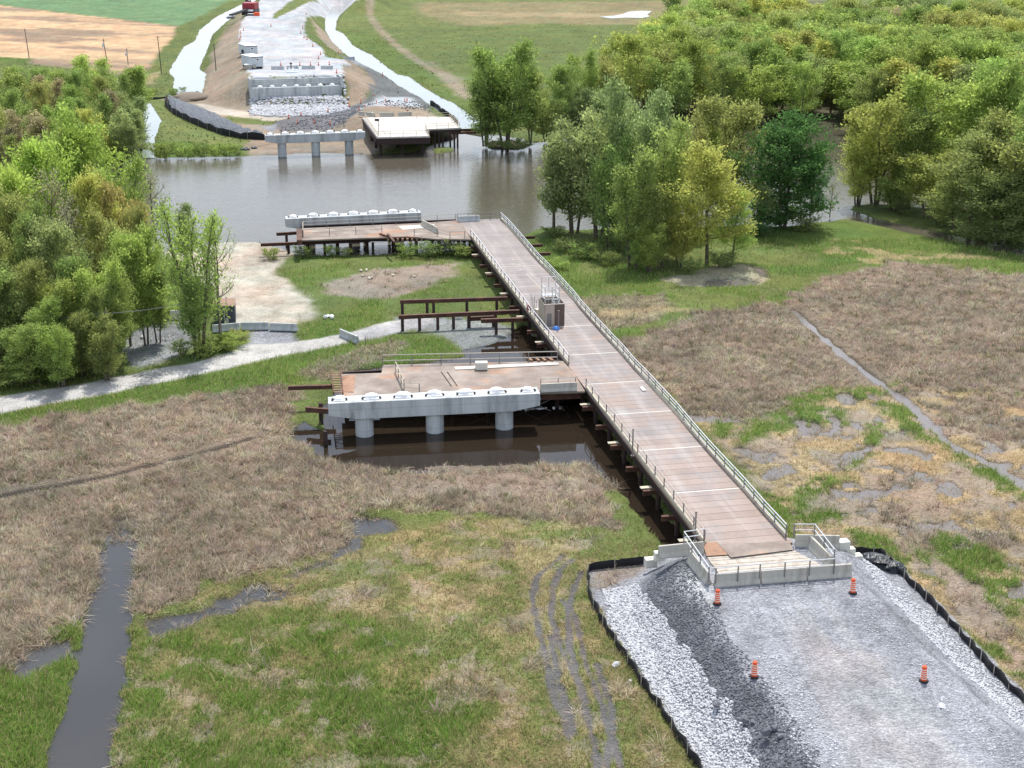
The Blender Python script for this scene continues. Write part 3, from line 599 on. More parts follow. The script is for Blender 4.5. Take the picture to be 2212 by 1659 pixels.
# ------------------------------------------------------------------ ground sheet
def build_ground():
    vv = np.arange(1790, -46, -2.35)
    ys = Wn(np.full(vv.shape, CX), vv)[1]
    ys = np.concatenate([[-150, -60, 0, 25, 42, 55], ys[ys > 62], ys[-1] * 1.12 ** np.arange(1, 22)])
    q = np.arange(-.50, .5001, .00094)
    w1 = np.arange(.504, .98, .004); w2 = np.array([1.0, 1.05, 1.12, 1.2, 1.35, 1.6, 2, 3, 5, 8]); w1 = np.concatenate([w1, w2])
    q = np.concatenate([-w1[::-1], q, w1])
    base = np.maximum(ys, 60)
    X = base[:, None] * q[None, :]; Y = np.repeat(ys[:, None], len(q), 1)
    x, y = X.ravel(), Y.ravel()
    w, z = classify(x, y)
    alb = w @ ALB
    pv = (fbm(x / 9, y / 9, 333, 4) - .5)[:, None]; pv2 = (fbm(x / 2.2, y / 2.2, 334, 3) - .5)[:, None]
    alb = alb * (1 + .55 * pv + .45 * pv2)
    hue = (fbm(x / 6, y / 6, 335, 3) - .5)[:, None]
    veg = 1 - w[:, [CI['gravel'], CI['rock'], CI['road'], CI['gravel_dark']]].sum(1)[:, None]
    alb = alb * (1 + hue * veg * np.array([.35, 0, -.1]))
    til = w[:, CI['tilled']]                                    # crop rows and damp bands of the tilled field
    ca, sa = math.cos(.45), math.sin(.45); u1 = (x * ca - y * sa); v1 = (x * sa + y * ca)
    band = fbm(u1 / 90, v1 / 9, 71, 4); rowl = np.sin(v1 * 2 * np.pi / 10.5 + 3 * fbm(u1 / 120, v1 / 60, 74, 2)); damp = sstep(.52, .68, fbm(u1 / 60, v1 / 14, 72, 4))
    alb = np.where(til[:, None] > .3, alb * (.82 + .45 * band + .06 * rowl)[:, None] * (1 - .5 * damp)[:, None] + (damp * .05)[:, None] * np.array([.5, .55, .7]), alb)
    grv = w[:, [CI['gravel'], CI['road']]].sum(1)               # wheel streaks along roads
    alb = alb * (1 + .25 * grv * (fbm(x / .9, y / 5, 73, 3) - .5))[:, None]
    grain = w @ GRAIN
    nr, nc = len(ys), len(q)
    i = np.arange((nr - 1) * (nc - 1)); r, c = i // (nc - 1), i % (nc - 1)
    quad = np.stack([r * nc + c, r * nc + c + 1, (r + 1) * nc + c + 1, (r + 1) * nc + c], 1)
    fx = x[quad].mean(1); fy = y[quad].mean(1)
    part = np.zeros(len(quad), int)
    for pi, poly in ((1, WP(GROAD)), (2, WP(EMB_TOE)), (3, WP(FAR_TOP, FAR_Z))):
        part[sd_poly(fx, fy, poly) > 0] = pi
    dom = w.argmax(1)[quad[:, 0]]
    part[(part == 0) & (dom == CI['crop'])] = 4; part[(part == 0) & (dom == CI['tilled'])] = 5
    co = np.stack([x, y, z], 1); rgba = np.concatenate([np.clip(alb, .005, .85), np.ones((len(x), 1))], 1)
    for pi, name in enumerate(('ground', 'gravel_road', 'gravel_embankment', 'approach_road', 'crop_field', 'tilled_field')):
        f = quad[part == pi]
        if not len(f): continue
        used, inv = np.unique(f.ravel(), return_inverse=True)
        me = raw_mesh(name, co[used], 4, inv.ravel(), M['ground'], (('cover', 'FLOAT_COLOR', rgba[used]), ('grain', 'FLOAT', grain[used])), True)
        tag(link_mesh(name, me), kind='structure')
build_ground()

def sheet(name, pts, z, mat):
    m = MB(); p = WP(pts, 0); m.add([(x, y, z) for x, y in p], [tuple(range(len(p)))])
    o = m.build(name, mat); tag(o, kind='structure'); return o
SPLIT = [(-2500, 660), (-400, 668), (0, 640), (150, 615), (330, 575), (560, 556), (640, 556), (900, 556), (1020, 545), (1130, 525), (1300, 520), (1700, 500), (1760, 497), (1800, 494), (1900, 503), (2000, 525), (2100, 547), (2250, 575), (2500, 618), (3500, 700)]
sheet('river', [(-2500, 300), (180, 320), (298, 338), (332, 338), (600, 318), (940, 280), (990, 287), (1040, 296), (1200, 230), (3500, 230)] + SPLIT[::-1], 0.0, 'river')
BL = [(1130, 525), (1290, 760), (1500, 1100), (1640, 1240), (1900, 1900)]
sheet('canal_water', SPLIT[:10] + BL[1:] + [(-1200, 1900)], 0.0, 'marsh_water')
sheet('marsh_water', BL[:1] + SPLIT[10:] + [(3200, 1900)] + BL[:0:-1], 0.0, 'shallow')
sheet('pond', [(600, 950), (640, 905), (690, 915), (690, 870), (740, 795), (990, 755), (1080, 732), (1140, 690), (1215, 745), (1270, 840), (1350, 955), (1440, 1085), (1490, 1170), (1445, 1195), (1370, 1130), (1320, 1060), (1265, 1016), (1160, 1016), (980, 1032), (830, 1026), (760, 1020), (690, 1003), (665, 975)], 0.006, 'pond')
def ditch(name, pts, z):
    p = np.array(WP(pts)); c = p.mean(0)
    m = MB(); ar = 0; n = len(p)
    # widen the sheet a little so that the banks cut its edge
    nrm = []
    for i in range(n):
        d = p[(i + 1) % n] - p[i - 1]; d /= np.linalg.norm(d) + 1e-9; nrm.append((d[1], -d[0]))
    ar = sum(p[i][0] * p[(i + 1) % n][1] - p[(i + 1) % n][0] * p[i][1] for i in range(n))
    s = 1 if ar > 0 else -1
    m.add([(p[i][0] + s * nrm[i][0] * .9, p[i][1] + s * nrm[i][1] * .9, z) for i in range(n)], [tuple(range(n))])
    return tag(m.build(name, 'milky'), kind='structure')
ditch('ditch_water', DITCH_L, .05); ditch('ditch_water', DITCH_R, .05); ditch('ditch_water', DITCH_S, .05)
sheet('ditch_water', [(380, 195), (405, 200), (430, 207), (420, 212), (385, 206), (375, 200)], .30, 'milky')
sheet('pond', [(1295, 38), (1325, 36), (1345, 32), (1358, 27), (1385, 25), (1408, 26), (1398, 33), (1404, 38), (1385, 41), (1350, 40), (1320, 42)], .42, 'milky')

# ------------------------------------------------------------------ marsh and meadow vegetation (nobody could count the blades)
def blades(name, x, y, z, hgt, wid, lean_az, lean, col, seg=2):
    n = len(x); t = rng.uniform(0, 2 * np.pi, n); dx, dy = np.cos(t) * wid / 2, np.sin(t) * wid / 2
    lx, ly = np.cos(lean_az) * np.sin(lean) * hgt, np.sin(lean_az) * np.sin(lean) * hgt; lz = np.cos(lean) * hgt
    a = np.stack([x - dx, y - dy, z], 1); b = np.stack([x + dx, y + dy, z], 1)
    mx, my, mz = x + lx * .38, y + ly * .38, z + lz * .62
    c = np.stack([mx + dx * .8, my + dy * .8, mz], 1); d = np.stack([mx - dx * .8, my - dy * .8, mz], 1)
    e = np.stack([x + lx, y + ly, z + lz], 1)
    e2 = np.stack([x + lx + dx * .2, y + ly + dy * .2, z + lz], 1)
    co = np.stack([a, b, c, d, e, e2], 1).reshape(-1, 3)
    k = np.arange(n)[:, None] * 6
    loops = np.concatenate([k + np.array([[0, 1, 2, 3]]), k + np.array([[3, 2, 5, 4]])], 1).ravel()
    rgba = np.concatenate([np.repeat(col, 6, 0), np.ones((n * 6, 1))], 1)
    me = raw_mesh(name, co, 4, loops, M['blade'], (('cover', 'FLOAT_COLOR', rgba),))
    return tag(link_mesh(name, me), kind='stuff')
def vegetation():
    n = 740000
    u = rng.uniform(-330, 2590, n); v = rng.uniform(500, 1780, n)
    x, y = Wn(u, v); w, z = classify(x, y)
    dist = np.sqrt(x * x + y * y)
    keep = z > -.12
    cl = fbm(x / 1.7, y / 1.7, 500, 3); cl2 = fbm(x / .6, y / .6, 501, 2)
    # dead reeds: tangled clumps, blades falling outward from each
    pr = w[:, CI['reed']] + .25 * w[:, CI['mud']] * (cl > .55) + .10 * w[:, CI['wet']] * (cl > .52)
    ctr = np.nonzero((z > -.16) & (rng.uniform(0, 1, n) < pr * .16))[0]
    kb = rng.integers(10, 30, len(ctr)); k = np.repeat(ctr, kb); m = len(k); cid = np.repeat(np.arange(len(ctr)), kb)
    rad = np.abs(rng.normal(0, .34, m)) * (.7 + dist[k] / 330); pa = rng.uniform(0, 2 * np.pi, m)
    bx, by = x[k] + rad * np.cos(pa), y[k] + rad * np.sin(pa)
    wind = (fbm(x[k] / 3, y[k] / 3, 600, 2) * 12)
    az = np.where(rng.uniform(0, 1, m) < .6, pa + rng.normal(0, .5, m), wind + rng.normal(0, .6, m))
    ch = rng.uniform(.35, 1.05, len(ctr))[cid] * (.45 + .95 * cl[k])
    for ln in (WP([(-100, 1098), (0, 1075), (70, 1062), (200, 1040), (330, 1008), (420, 985), (545, 950)]), WP([(1714, 672), (1760, 715), (1830, 775), (1900, 830)])):
        ch = ch * (.22 + .78 * sstep(.4, 3.2, sd_line(bx, by, ln)))
    ctone = rng.uniform(.55, 1.3, len(ctr))[cid][:, None]; ctint = (1 + rng.normal(0, .06, (len(ctr), 3)))[cid]
    patchy = (.6 + .85 * fbm(x[k] / 5, y[k] / 5, 611, 3))[:, None]
    col = np.array([.470, .395, .300]) * ctone * patchy * ctint * rng.uniform(.6, 1.35, (m, 1))
    gr = (rng.uniform(0, 1, len(ctr)) < .05)[cid]; col[gr] = np.array([.16, .18, .065]) * rng.uniform(.7, 1.2, (gr.sum(), 1))
    pale = rng.uniform(0, 1, m) < .06; col[pale] = np.array([.60, .52, .40]) * rng.uniform(.7, 1.1, (pale.sum(), 1))
    lean = np.clip(rng.normal(.45, .25, m) + rad * 1.4 + .3 * sstep(.45, .6, cl[k]), .05, 1.5)
    blades('reed_bed', bx, by, np.maximum(z[k], -.05) - .03, ch * rng.uniform(.7, 1.2, m), rng.uniform(.022, .055, m) * (.7 + dist[k] / 240), az, lean, np.clip(col, .02, .75))
    # straw: dry grass lying down
    pr = .8 * w[:, CI['straw']] + .34 * w[:, CI['grassdry']] + .12 * w[:, CI['mud']] + .22 * w[:, CI['wet']] + .06 * w[:, CI['lush']]
    k = np.nonzero(keep & (z > -.09) & (rng.uniform(0, 1, n) < pr * (cl2 > .3)))[0]
    m = len(k); az = fbm(x[k] / 3, y[k] / 3, 620, 2) * 14 + rng.normal(0, .6, m)
    col = np.array([.42, .335, .195]) * rng.uniform(.55, 1.25, (m, 1)) * (1 + rng.normal(0, .05, (m, 3)))
    blades('dry_grass', x[k], y[k], z[k] - .01, rng.uniform(.3, .75, m), rng.uniform(.02, .045, m) * (.7 + dist[k] / 220), az, np.clip(rng.normal(1.15, .25, m), .3, 1.5), col)
    # green grass
    pr = .95 * w[:, CI['lush']] + .55 * w[:, CI['grassdry']] + .35 * w[:, CI['meadow']] + .04 * w[:, CI['straw']]
    k = np.nonzero(keep & (z > -.05) & (v > 520) & (rng.uniform(0, 1, n) < pr))[0]
    m = len(k); lu = w[k, CI['lush']][:, None]
    az = fbm(x[k] / 4, y[k] / 4, 630, 2) * 14 + rng.normal(0, 1.0, m)
    col = (np.array([.225, .265, .085]) * (1 - lu) + np.array([.180, .280, .060]) * lu) * rng.uniform(.55, 1.3, (m, 1)) * (.8 + .55 * (fbm(x[k] / 2, y[k] / 2, 631, 3))[:, None])
    yel = rng.uniform(0, 1, m) < .20; col[yel] = np.array([.50, .43, .22]) * rng.uniform(.6, 1.1, (yel.sum(), 1))
    hh = rng.uniform(.22, .62, m) * (.55 + .95 * cl[k]) * (.8 + .4 * lu[:, 0])
    blades('grass', x[k], y[k], z[k] - .01, hh, rng.uniform(.022, .05, m) * (.7 + dist[k] / 200), az, np.clip(rng.normal(.65, .3, m), .05, 1.4), col)
    # far verges and meadows: broad tussocks
    n2 = 70000
    u = rng.uniform(-100, 1500, n2); v = rng.uniform(20, 345, n2); x, y = Wn(u, v); w, z = classify(x, y)
    pr = .9 * w[:, CI['lush']] + .35 * w[:, CI['meadow']] + .3 * w[:, CI['grassdry']] + .1 * w[:, CI['brown']]
    pr = pr * (fbm(x / 7, y / 7, 640, 3) > .45)
    k = np.nonzero((z > .05) & (rng.uniform(0, 1, n2) < pr))[0]; m = len(k)
    col = (np.array([.19, .21, .08]) * (1 - w[k, CI['lush']][:, None]) + np.array([.15, .22, .055]) * w[k, CI['lush']][:, None]) * rng.uniform(.6, 1.25, (m, 1))
    blades('meadow_tussocks', x[k], y[k], z[k] - .02, rng.uniform(.25, .6, m), rng.uniform(.25, .5, m), rng.uniform(0, 6.28, m), rng.uniform(.5, 1.3, m), col)
vegetation()

# stones of the gravel embankment and the far riprap
def stones(name, poly, z0, n, rmin, rmax, mat, seed, dark=.0):
    rr = np.random.default_rng(seed); P = np.array(WP(poly, z0)); a, b = P.min(0), P.max(0)
    x = rr.uniform(a[0], b[0], n); y = rr.uniform(a[1], b[1], n)
    k = sd_poly(x, y, P) + .5 * (fbm(x / 1.2, y / 1.2, seed, 2) - .5) * 2 > 0; x, y = x[k], y[k]
    _, z = classify(x, y); g = (1 + 5 ** .5) / 2
    base = np.array([(-1, g, 0), (1, g, 0), (-1, -g, 0), (1, -g, 0), (0, -1, g), (0, 1, g), (0, -1, -g), (0, 1, -g), (g, 0, -1), (g, 0, 1), (-g, 0, -1), (-g, 0, 1)]) / 1.9
    fs = np.array([(0, 11, 5), (0, 5, 1), (0, 1, 7), (0, 7, 10), (0, 10, 11), (1, 5, 9), (5, 11, 4), (11, 10, 2), (10, 7, 6), (7, 1, 8), (3, 9, 4), (3, 4, 2), (3, 2, 6), (3, 6, 8), (3, 8, 9), (4, 9, 5), (2, 4, 11), (6, 2, 10), (8, 6, 7), (9, 8, 1)])
    m = len(x); r = rmin + (rmax - rmin) * rr.uniform(0, 1, m) ** 2
    v = base[None] * rr.uniform(.7, 1.2, (m, 12, 1)) * (r[:, None] * 1.0)[:, None] * rr.uniform(.6, 1.25, (m, 1, 3)) * np.array([1, 1, .75])
    t = rr.uniform(0, 6.28, m)[:, None]; vx = v[..., 0] * np.cos(t) - v[..., 1] * np.sin(t); vy = v[..., 0] * np.sin(t) + v[..., 1] * np.cos(t)
    co = np.stack([vx + x[:, None], vy + y[:, None], v[..., 2] + (z + r * .25)[:, None]], 2).reshape(-1, 3)
    loops = (fs[None] + (np.arange(m) * 12)[:, None, None]).ravel()
    return tag(link_mesh(name, raw_mesh(name, co, 3, loops, M[mat])), kind='stuff')
WHITE_L = [(1300, 1270), (1375, 1262), (1440, 1370), (1530, 1498), (1600, 1600), (1645, 1680), (1720, 1850), (1620, 1850), (1520, 1655), (1480, 1600), (1425, 1515), (1350, 1400), (1315, 1340)]
WHITE_R = [(1850, 1215), (1900, 1235), (1985, 1300), (2060, 1365), (2130, 1440), (2212, 1530), (2350, 1650), (2500, 1800), (2450, 1830), (2330, 1715), (2190, 1580), (2080, 1475), (1960, 1355), (1870, 1265)]
stones('white_riprap', WHITE_L, .5, 42000, .04, .14, 'stone_white', 11)
stones('white_riprap', WHITE_R, .5, 34000, .04, .13, 'stone_white', 12)
stones('dark_gravel', [(1380, 1270), (1470, 1225), (1530, 1340), (1580, 1420), (1660, 1520), (1740, 1640), (1850, 1850), (1730, 1850), (1640, 1660), (1600, 1590), (1530, 1490), (1445, 1370)], 1.3, 20000, .03, .10, 'stone_dark', 13)
stones('white_gravel', [(1620, 1400), (1690, 1420), (1760, 1500), (1800, 1600), (1850, 1700), (1950, 1850), (1830, 1850), (1740, 1640), (1660, 1510)], 2.75, 3000, .03, .10, 'stone_white', 14)
stones('white_gravel', [(1830, 1250), (1960, 1370), (2080, 1490), (2212, 1625), (2400, 1800), (2300, 1800), (2100, 1600), (1980, 1480), (1850, 1330)], 2.75, 3600, .03, .09, 'stone_white', 15)
stones('white_riprap', [(541, 214), (743, 207), (756, 234), (700, 243), (600, 246), (541, 244)], .8, 5200, .25, .55, 'stone_white', 16)
stones('dark_gravel', [(603, 272), (740, 236), (800, 222), (930, 226), (935, 255), (880, 262), (790, 240), (745, 288), (605, 288)], 1.0, 2500, .1, .3, 'stone_dark', 17)

# ================================================================== built things
def shift(m, o):
    m.v = [(x - o[0], y - o[1], z - o[2]) for x, y, z in m.v]; return m
def lerp(a, b, t): return tuple(a[i] + (b[i] - a[i]) * t for i in range(len(a)))
def P3(u, v, z): x, y = W(u, v, z); return (x, y, z)
def railing(parent, org, pts, spacing=2.4, h=1.07, rails=(1.0, .52), rmat='railgrey', pmat='post', r=.045, name='railing'):
    m = MB(); proto = None; spots = []
    for a, b in zip(pts[:-1], pts[1:]):
        for k in rails: m.tube((a[0], a[1], a[2] + h * k), (b[0], b[1], b[2] + h * k), r, n=6)
        L_ = math.dist(a, b); n = max(1, round(L_ / spacing))
        spots += [lerp(a, b, i / n) for i in range(n)]
    spots.append(pts[-1])
    o = shift(m, org).build(name, rmat, parent)
    for p in spots:
        if proto is None:
            pm = MB(); pm.box((0, 0, h / 2), (.09, .09, h)); proto = pm.build('post', pmat, o); proto.location = tuple(p[i] - org[i] for i in range(3))
        else: copy_part(proto, o, tuple(p[i] - org[i] for i in range(3)))
    return o
def pile_row(parent, org, spots, r=.22, mat='rust_dark', name='pile'):
    proto = None
    for (x, y, zt, zb) in spots:
        if proto is None:
            pm = MB(); pm.tube((0, 0, -5), (0, 0, 0), r, n=10); proto = pm.build(name, mat, parent); proto.location = (x - org[0], y - org[1], zt - org[2]); proto0 = proto
        else: copy_part(proto, parent, (x - org[0], y - org[1], zt - org[2]))

# ------------------------------------------------------------------ trestle bridge
BO = (18.25, 101.0, 0.0); BR = R(11.1); BLEN = 121.0; HW = 3.45; DZ = 2.9
def B(s, t, z=0.0): return (BO[0] + s * math.cos(BR) - t * math.sin(BR), BO[1] + s * math.sin(BR) + t * math.cos(BR), z)
br = thing('trestle_bridge', 'long rust-brown temporary trestle bridge crossing the marsh on steel piles', 'bridge', BO, BR)
m = MB(); m.box((0, BLEN / 2 - .5, DZ - .11), (2 * HW, BLEN + 1, .22)); m.build('deck', 'deck', br)
for t in (10.1, 20.1, 29.9, 39.3, 49.4, 60.3, 90):
    m = MB(); m.box((0, t, DZ + .008), (2 * HW - .5, .13 if t < 80 else .06, .016)); m.build('joint_strip', 'block', br)
for s in (-3.15, -1.1, 1.1, 3.15):
    m = MB(); m.ibeam((s, 0.2, 2.28), (s, BLEN, 2.28), .35, .78); m.build('girder', 'rust_dark', br)
for side in (-1, 1):
    for (a, b) in (((-.0, 38.2), (46.2, 109.5)) if side < 0 else ((0, BLEN),)):
        m = MB(); t = a; rr = random.Random(5)
        while t < b:
            l = min(rr.uniform(2.6, 4.2), b - t); m.box((side * (HW - .12), t + l / 2, DZ + .125), (.22, l - .06, .25)); t += l
        m.build('kerb', 'kerb', br)
rr = random.Random(8)
for (s0, t0) in ((.3, 94), (-.6, 91.5), (.2, 90.8), (.9, 91.2), (-.1, 88.5), (1.1, 98), (.5, 100)):
    m = MB()
    for q in range(4): a0 = rr.uniform(0, 3.1); m.beam((s0 + rr.uniform(-.5, .5), t0 + rr.uniform(-.6, .6), DZ + .004), (s0 + rr.uniform(-.5, .5), t0 + rr.uniform(-.6, .6), DZ + .004), .12, .008)
    m.build('paint_mark', 'timber', br)
m = MB(); m.beam((.2, 86, DZ + .004), (.9, 68, DZ + .004), .09, .008); m.build('paint_mark', 'timber', br)
capm = None
for i in range(22):
    t = 2.5 + i * 5.5
    long_r = 3.6 if 96 < t < 118 else .35
    m = MB(); m.ibeam((-HW - .95, t, 1.66), (HW + long_r, t, 1.66), .35, .42); m.build('cap_beam', 'rust', br)
    if i % 2 == 0 and i < 20:
        m = MB(); m.box((-HW - .55, t + .5, 1.94), (1.0, .5, .06)); m.build('walk_bracket', 'kerb', br)
pile_row(br, (0, 0, 0), [(s, 2.5 + i * 5.5, 1.5, 0) for i in range(22) for s in (-3.0, 0, 3.0)])
Bp = lambda s, t: (s, t, DZ)
def wavy(s, t0, t1, sd, amp=.09):
    rr = random.Random(sd); n = max(2, int((t1 - t0) / 4.8)); return [(s + rr.uniform(-amp, amp), t0 + (t1 - t0) * i / n, DZ) for i in range(n + 1)]
railing(br, (0, 0, 0), wavy(HW - .1, 0, BLEN - .3, 4, .12), 2.4, 1.1, (1.0, .72, .4), 'galv')
railing(br, (0, 0, 0), wavy(-HW + .1, .2, 38.2, 5), 2.4, 1.1, (1.0, .55), 'railgrey')
railing(br, (0, 0, 0), wavy(-HW + .1, 46.2, 109.5, 6), 2.4, 1.1, (1.0, .55), 'galv')
railing(br, (0, 0, 0), [Bp(HW - .1, BLEN - .3), Bp(-HW - .2, BLEN - .3)], 1.7, 1.1, (1.0, .55), 'post')

# loose plates, timber mats and fittings on the bridge
def plate(name, pts, z, th, mat, label, cat):
    p = WP(pts, z); c = np.mean(p, 0); o = (c[0], c[1], z - th)
    m = MB(); m.prism(p, z - th, z); ob = shift(m, o).build(name, mat); ob.location = o
    return tag(ob, label, cat)
plate('steel_plate', [(1518, 1172), (1526, 1201), (1572, 1198), (1549, 1171)], 2.93, .02, 'rust_bright', 'bright orange rusty steel plate at the left corner of the near bridge end', 'plate')
plate('steel_plate', [(1551, 1174), (1579, 1204), (1714, 1187), (1706, 1171)], 2.955, .03, 'deck2', 'wide brown steel plate lying skewed across the near bridge end', 'plate')
tm = thing('timber_mat', 'bleached timber mats laid between the bridge end and the concrete barriers', 'timber mat', P3(1650, 1212, 2.75))
a, b, c, d = P3(1527, 1203, 2.84), P3(1716, 1189, 2.84), P3(1786, 1226, 2.84), P3(1556, 1243, 2.84)
for i in range(9):
    p, q, p2, q2 = lerp(a, d, i / 9), lerp(b, c, i / 9), lerp(a, d, (i + .9) / 9), lerp(b, c, (i + .9) / 9)
    m = MB(); m.prism([(p[0], p[1]), (q[0], q[1]), (q2[0], q2[1]), (p2[0], p2[1])], 2.62, 2.84 - .012 * (i % 3)); shift(m, P3(1650, 1212, 2.75)).build('baulk', 'timber', tm)
for (u, v0, v1, lab) in ((1501, 1170, 1107, 'tall bare lamp post on the left bridge railing nearest the gravel ramp'), (1366, 985, 928, 'tall bare post on the left bridge railing midway to the near pier'), (1206.5, 711, 672, 'grey post on the left railing in front of the plywood box')):
    x, y = W(u, v0, DZ); zt = ztop(y, v1); m = MB(); m.tube((0, 0, 0), (0, 0, zt - DZ), .07, .06, 8); m.tube((0, 0, 0), (0, 0, .06), .16, n=8); m.box((0, 0, zt - DZ + .03), (.2, .16, .08))
    o = m.build('lamp_post', 'post'); o.location = (x, y, DZ); tag(o, lab, 'post')
m = MB(); p, q = P3(1385, 838, DZ), P3(1392, 846, DZ); m.beam((p[0], p[1], DZ + .08), (q[0], q[1], DZ + .08), .35, .12); o = shift(m, p).build('wooden_plank', 'block'); o.location = p; tag(o, 'short pale plank lying loose on the middle of the bridge deck', 'plank')
m = MB(); m.dome((0, 0, 0), .45, .35, .45, n=9, seed=4); m.box((.1, .3, .1), (.5, .4, .2), .3); o = m.build('tarpaulin', 'blue'); o.location = P3(1201, 712, DZ); tag(o, 'crumpled bright blue tarp hanging at the left bridge railing', 'tarp')

# plywood enclosure with a scaffold stair
BXc = B(-1.55, 62.6, DZ)
bx = thing('plywood_enclosure', 'open plywood box standing by the left railing of the bridge', 'enclosure', BXc, BR)
w_, l_, h_ = 2.35, 3.4, 2.6
m = MB(); m.box((-w_ * .25, -l_ / 2, h_ / 2), (w_ * .5 - .01, .08, h_)); m.build('front_panel', 'ply', bx)
m = MB(); m.box((w_ * .25, -l_ / 2 - .02, h_ / 2), (w_ * .5 - .01, .08, h_)); ob = m.build('front_panel', 'ply_dark', bx); ob['label'] = 'dark brown front panel'
m = MB(); m.box((-w_ / 2, .04, h_ / 2), (.08, l_ - .1, h_)); m.build('side_panel', 'ply', bx)
m = MB(); m.box((w_ / 2, .04, h_ / 2), (.08, l_ - .1, h_)); m.build('side_panel', 'ply_dark', bx)
m = MB(); m.box((0, l_ / 2, h_ / 2), (w_, .08, h_)); m.build('back_panel', 'ply', bx)
m = MB(); m.box((-w_ * .25, -l_ / 2, h_ + .04), (w_ * .5, .16, .07)); m.box((w_ * .25, -l_ / 2, h_ + .04), (w_ * .5, .16, .07)); m.build('top_rail', 'timber', bx)
m = MB(); m.box((-w_ * .28, -l_ / 2 - .07, .8), (.55, .06, 1.5)); m.build('door', 'post', bx)
st = thing('scaffold_stair', 'galvanised scaffold stair tower rising out of the plywood box', 'scaffold', B(-1.55, 63.2, DZ), BR)
H_ = 5.2
for x in (-.85, .0, .85):
    for y in (-.9, 1.0):
        m = MB(); m.tube((x, y, 0), (x, y, H_ if y > 0 else 4.4), .055, n=6); m.build('standard', 'galv', st)
m = MB()
for z in (1.3, 2.9, 3.6, 4.3, 5.1):
    m.tube((-.85, 1.0, z), (.85, 1.0, z), .05, n=6); 
    if z < 4.4:
        m.tube((-.85, -.9, z), (.85, -.9, z), .045, n=6)
        for x in (-.85, .85): m.tube((x, -.9, z), (x, 1, z), .045, n=6)
m.build('ledger', 'galv', st)
m = MB(); m.box((-.1, .62, 3.02), (1.5, .75, .06)); m.build('landing', 'roof_white', st)
stm = MB()
for s in (.28, .92): stm.beam((s, .3, 2.7), (s, -1.35, .9), .05, .18)
stm.build('stringer', 'galv', st)
for k in range(7): m = MB(); m.box((.6, .15 - .22 * k, 2.5 - .24 * k), (.62, .2, .04)); m.build('tread', 'galv', st)
m = MB(); m.tube((.95, .3, 3.7), (.95, -1.5, 1.8), .03, n=6); m.tube((.28, .3, 3.7), (.28, -1.4, 1.8), .03, n=6); m.build('handrail', 'galv', st)
fr = thing('loose_scaffold', 'thin grey scaffold frames leaning beside the plywood box', 'scaffold frame', B(-3.05, 64.3, DZ), BR)
for k in range(4): m = MB(); m.tube((-.1 - .05 * k, k * .55, .1), (.05 - .1 * k, k * .6, 2.3 + .3 * (k % 2)), .03, n=6); m.build('pole', 'post', fr)
m = MB(); m.tube((-.1, 0, .3), (-.1, 1.7, 2.2), .025, n=6); m.tube((-.1, 1.7, .3), (-.1, .2, 2.1), .025, n=6); m.build('brace', 'railgrey', fr)
m = MB(); m.box((0, 0, .45), (.55, .6, .9)); m.box((0, 0, .95), (.62, .66, .12)); o = m.build('pallet_crate', 'block', bevel=.03); o.location = B(-2.75, 65.0, DZ); o.rotation_euler = (0, 0, BR + .1); tag(o, 'small pale crate between the plywood box and the left bridge railing', 'crate')
m = MB(); m.box((0, 0, .35), (.4, .5, .7)); m.lathe([(.12, .7), (.1, .9)], 8); o = m.build('red_can', 'red'); o.location = B(-3.25, 67.6, DZ); tag(o, 'small red fuel can at the left bridge railing behind the plywood box', 'can')

# ------------------------------------------------------------------ concrete piers
def pier(capL, capR, z, colz, depth, label, thick=1.78, zb=-2.0):
    a, b = np.array(W(*capL, z)), np.array(W(*capR, z)); d = b - a; ln = float(np.linalg.norm(d)); rz = math.atan2(d[1], d[0])
    o = thing('bridge_pier', label, 'bridge pier', (a[0], a[1], 0), rz)
    e = .48                                                       # haunched ends
    prof = [(0, z), (0, z - thick + e), (2.7, z - thick), (ln - 2.7, z - thick), (ln, z - thick + e), (ln, z)]
    vs = [(x, 0, q) for x, q in prof] + [(x, depth, q) for x, q in prof]; n = len(prof)
    m = MB(); m.add(vs, [(0, 1, 2, 3, 4, 5), tuple(range(n, 2 * n))[::-1]] + [(i, n + i, n + (i + 1) % n, (i + 1) % n) for i in range(n)])
    m.build('pier_cap', 'concrete', o, bevel=.05)
    for k in (-7, 0, 7):
        m = MB(); x = ln / 2 + k; m.tube((x, depth / 2, zb), (x, depth / 2, z - thick - .002), .9, n=28); m.build('column', 'concrete', o, smooth=False)
    for k in range(7):
        x = ln / 2 + (k - 3) * 3.12; big = 0 < k < 6
        m = MB(); m.box((x, depth / 2, z + .06), (1.5 if big else 1.1, 1.2, .12)); pl = m.build('bearing_seat', 'plastic_white', o)
        m = MB(); m.dome((x, depth / 2, z + .12), .80 if big else .55, .55, .40 if big else .30, n=14, k=5, jit=.16, seed=k); m.build('wrap', 'plastic_white', pl, smooth=True)
        for s in (-1, 1): m = MB(); m.box((x + s * (.86 if big else .68), depth / 2 - .25, z + .12 + .02), (.14, .35, .14), .3 * s); m.build('strap', 'black', pl)
    return o
pier((709, 872), (1167, 850), 3.8, 0, 2.1, 'nearest concrete bridge pier standing in the dark pond beside the trestle')
pier((617, 473), (910, 459), 4.0, 0, 2.1, 'middle concrete bridge pier at the river edge behind the work platform')
pier((573, 293), (789, 285), 4.6, 0, 2.1, 'farthest concrete bridge pier on the muddy bank across the river', zb=-1)

# ------------------------------------------------------------------ work platforms
def platform(name, label, outline, z, mat, org, fascia=.95, rust='rust_dark', th=.2):
    t = thing(name, label, 'work platform', org)
    p = WP(outline, z); m = MB(); m.prism(p, z - th, z); shift(m, org).build('deck', mat, t)
    return t, p
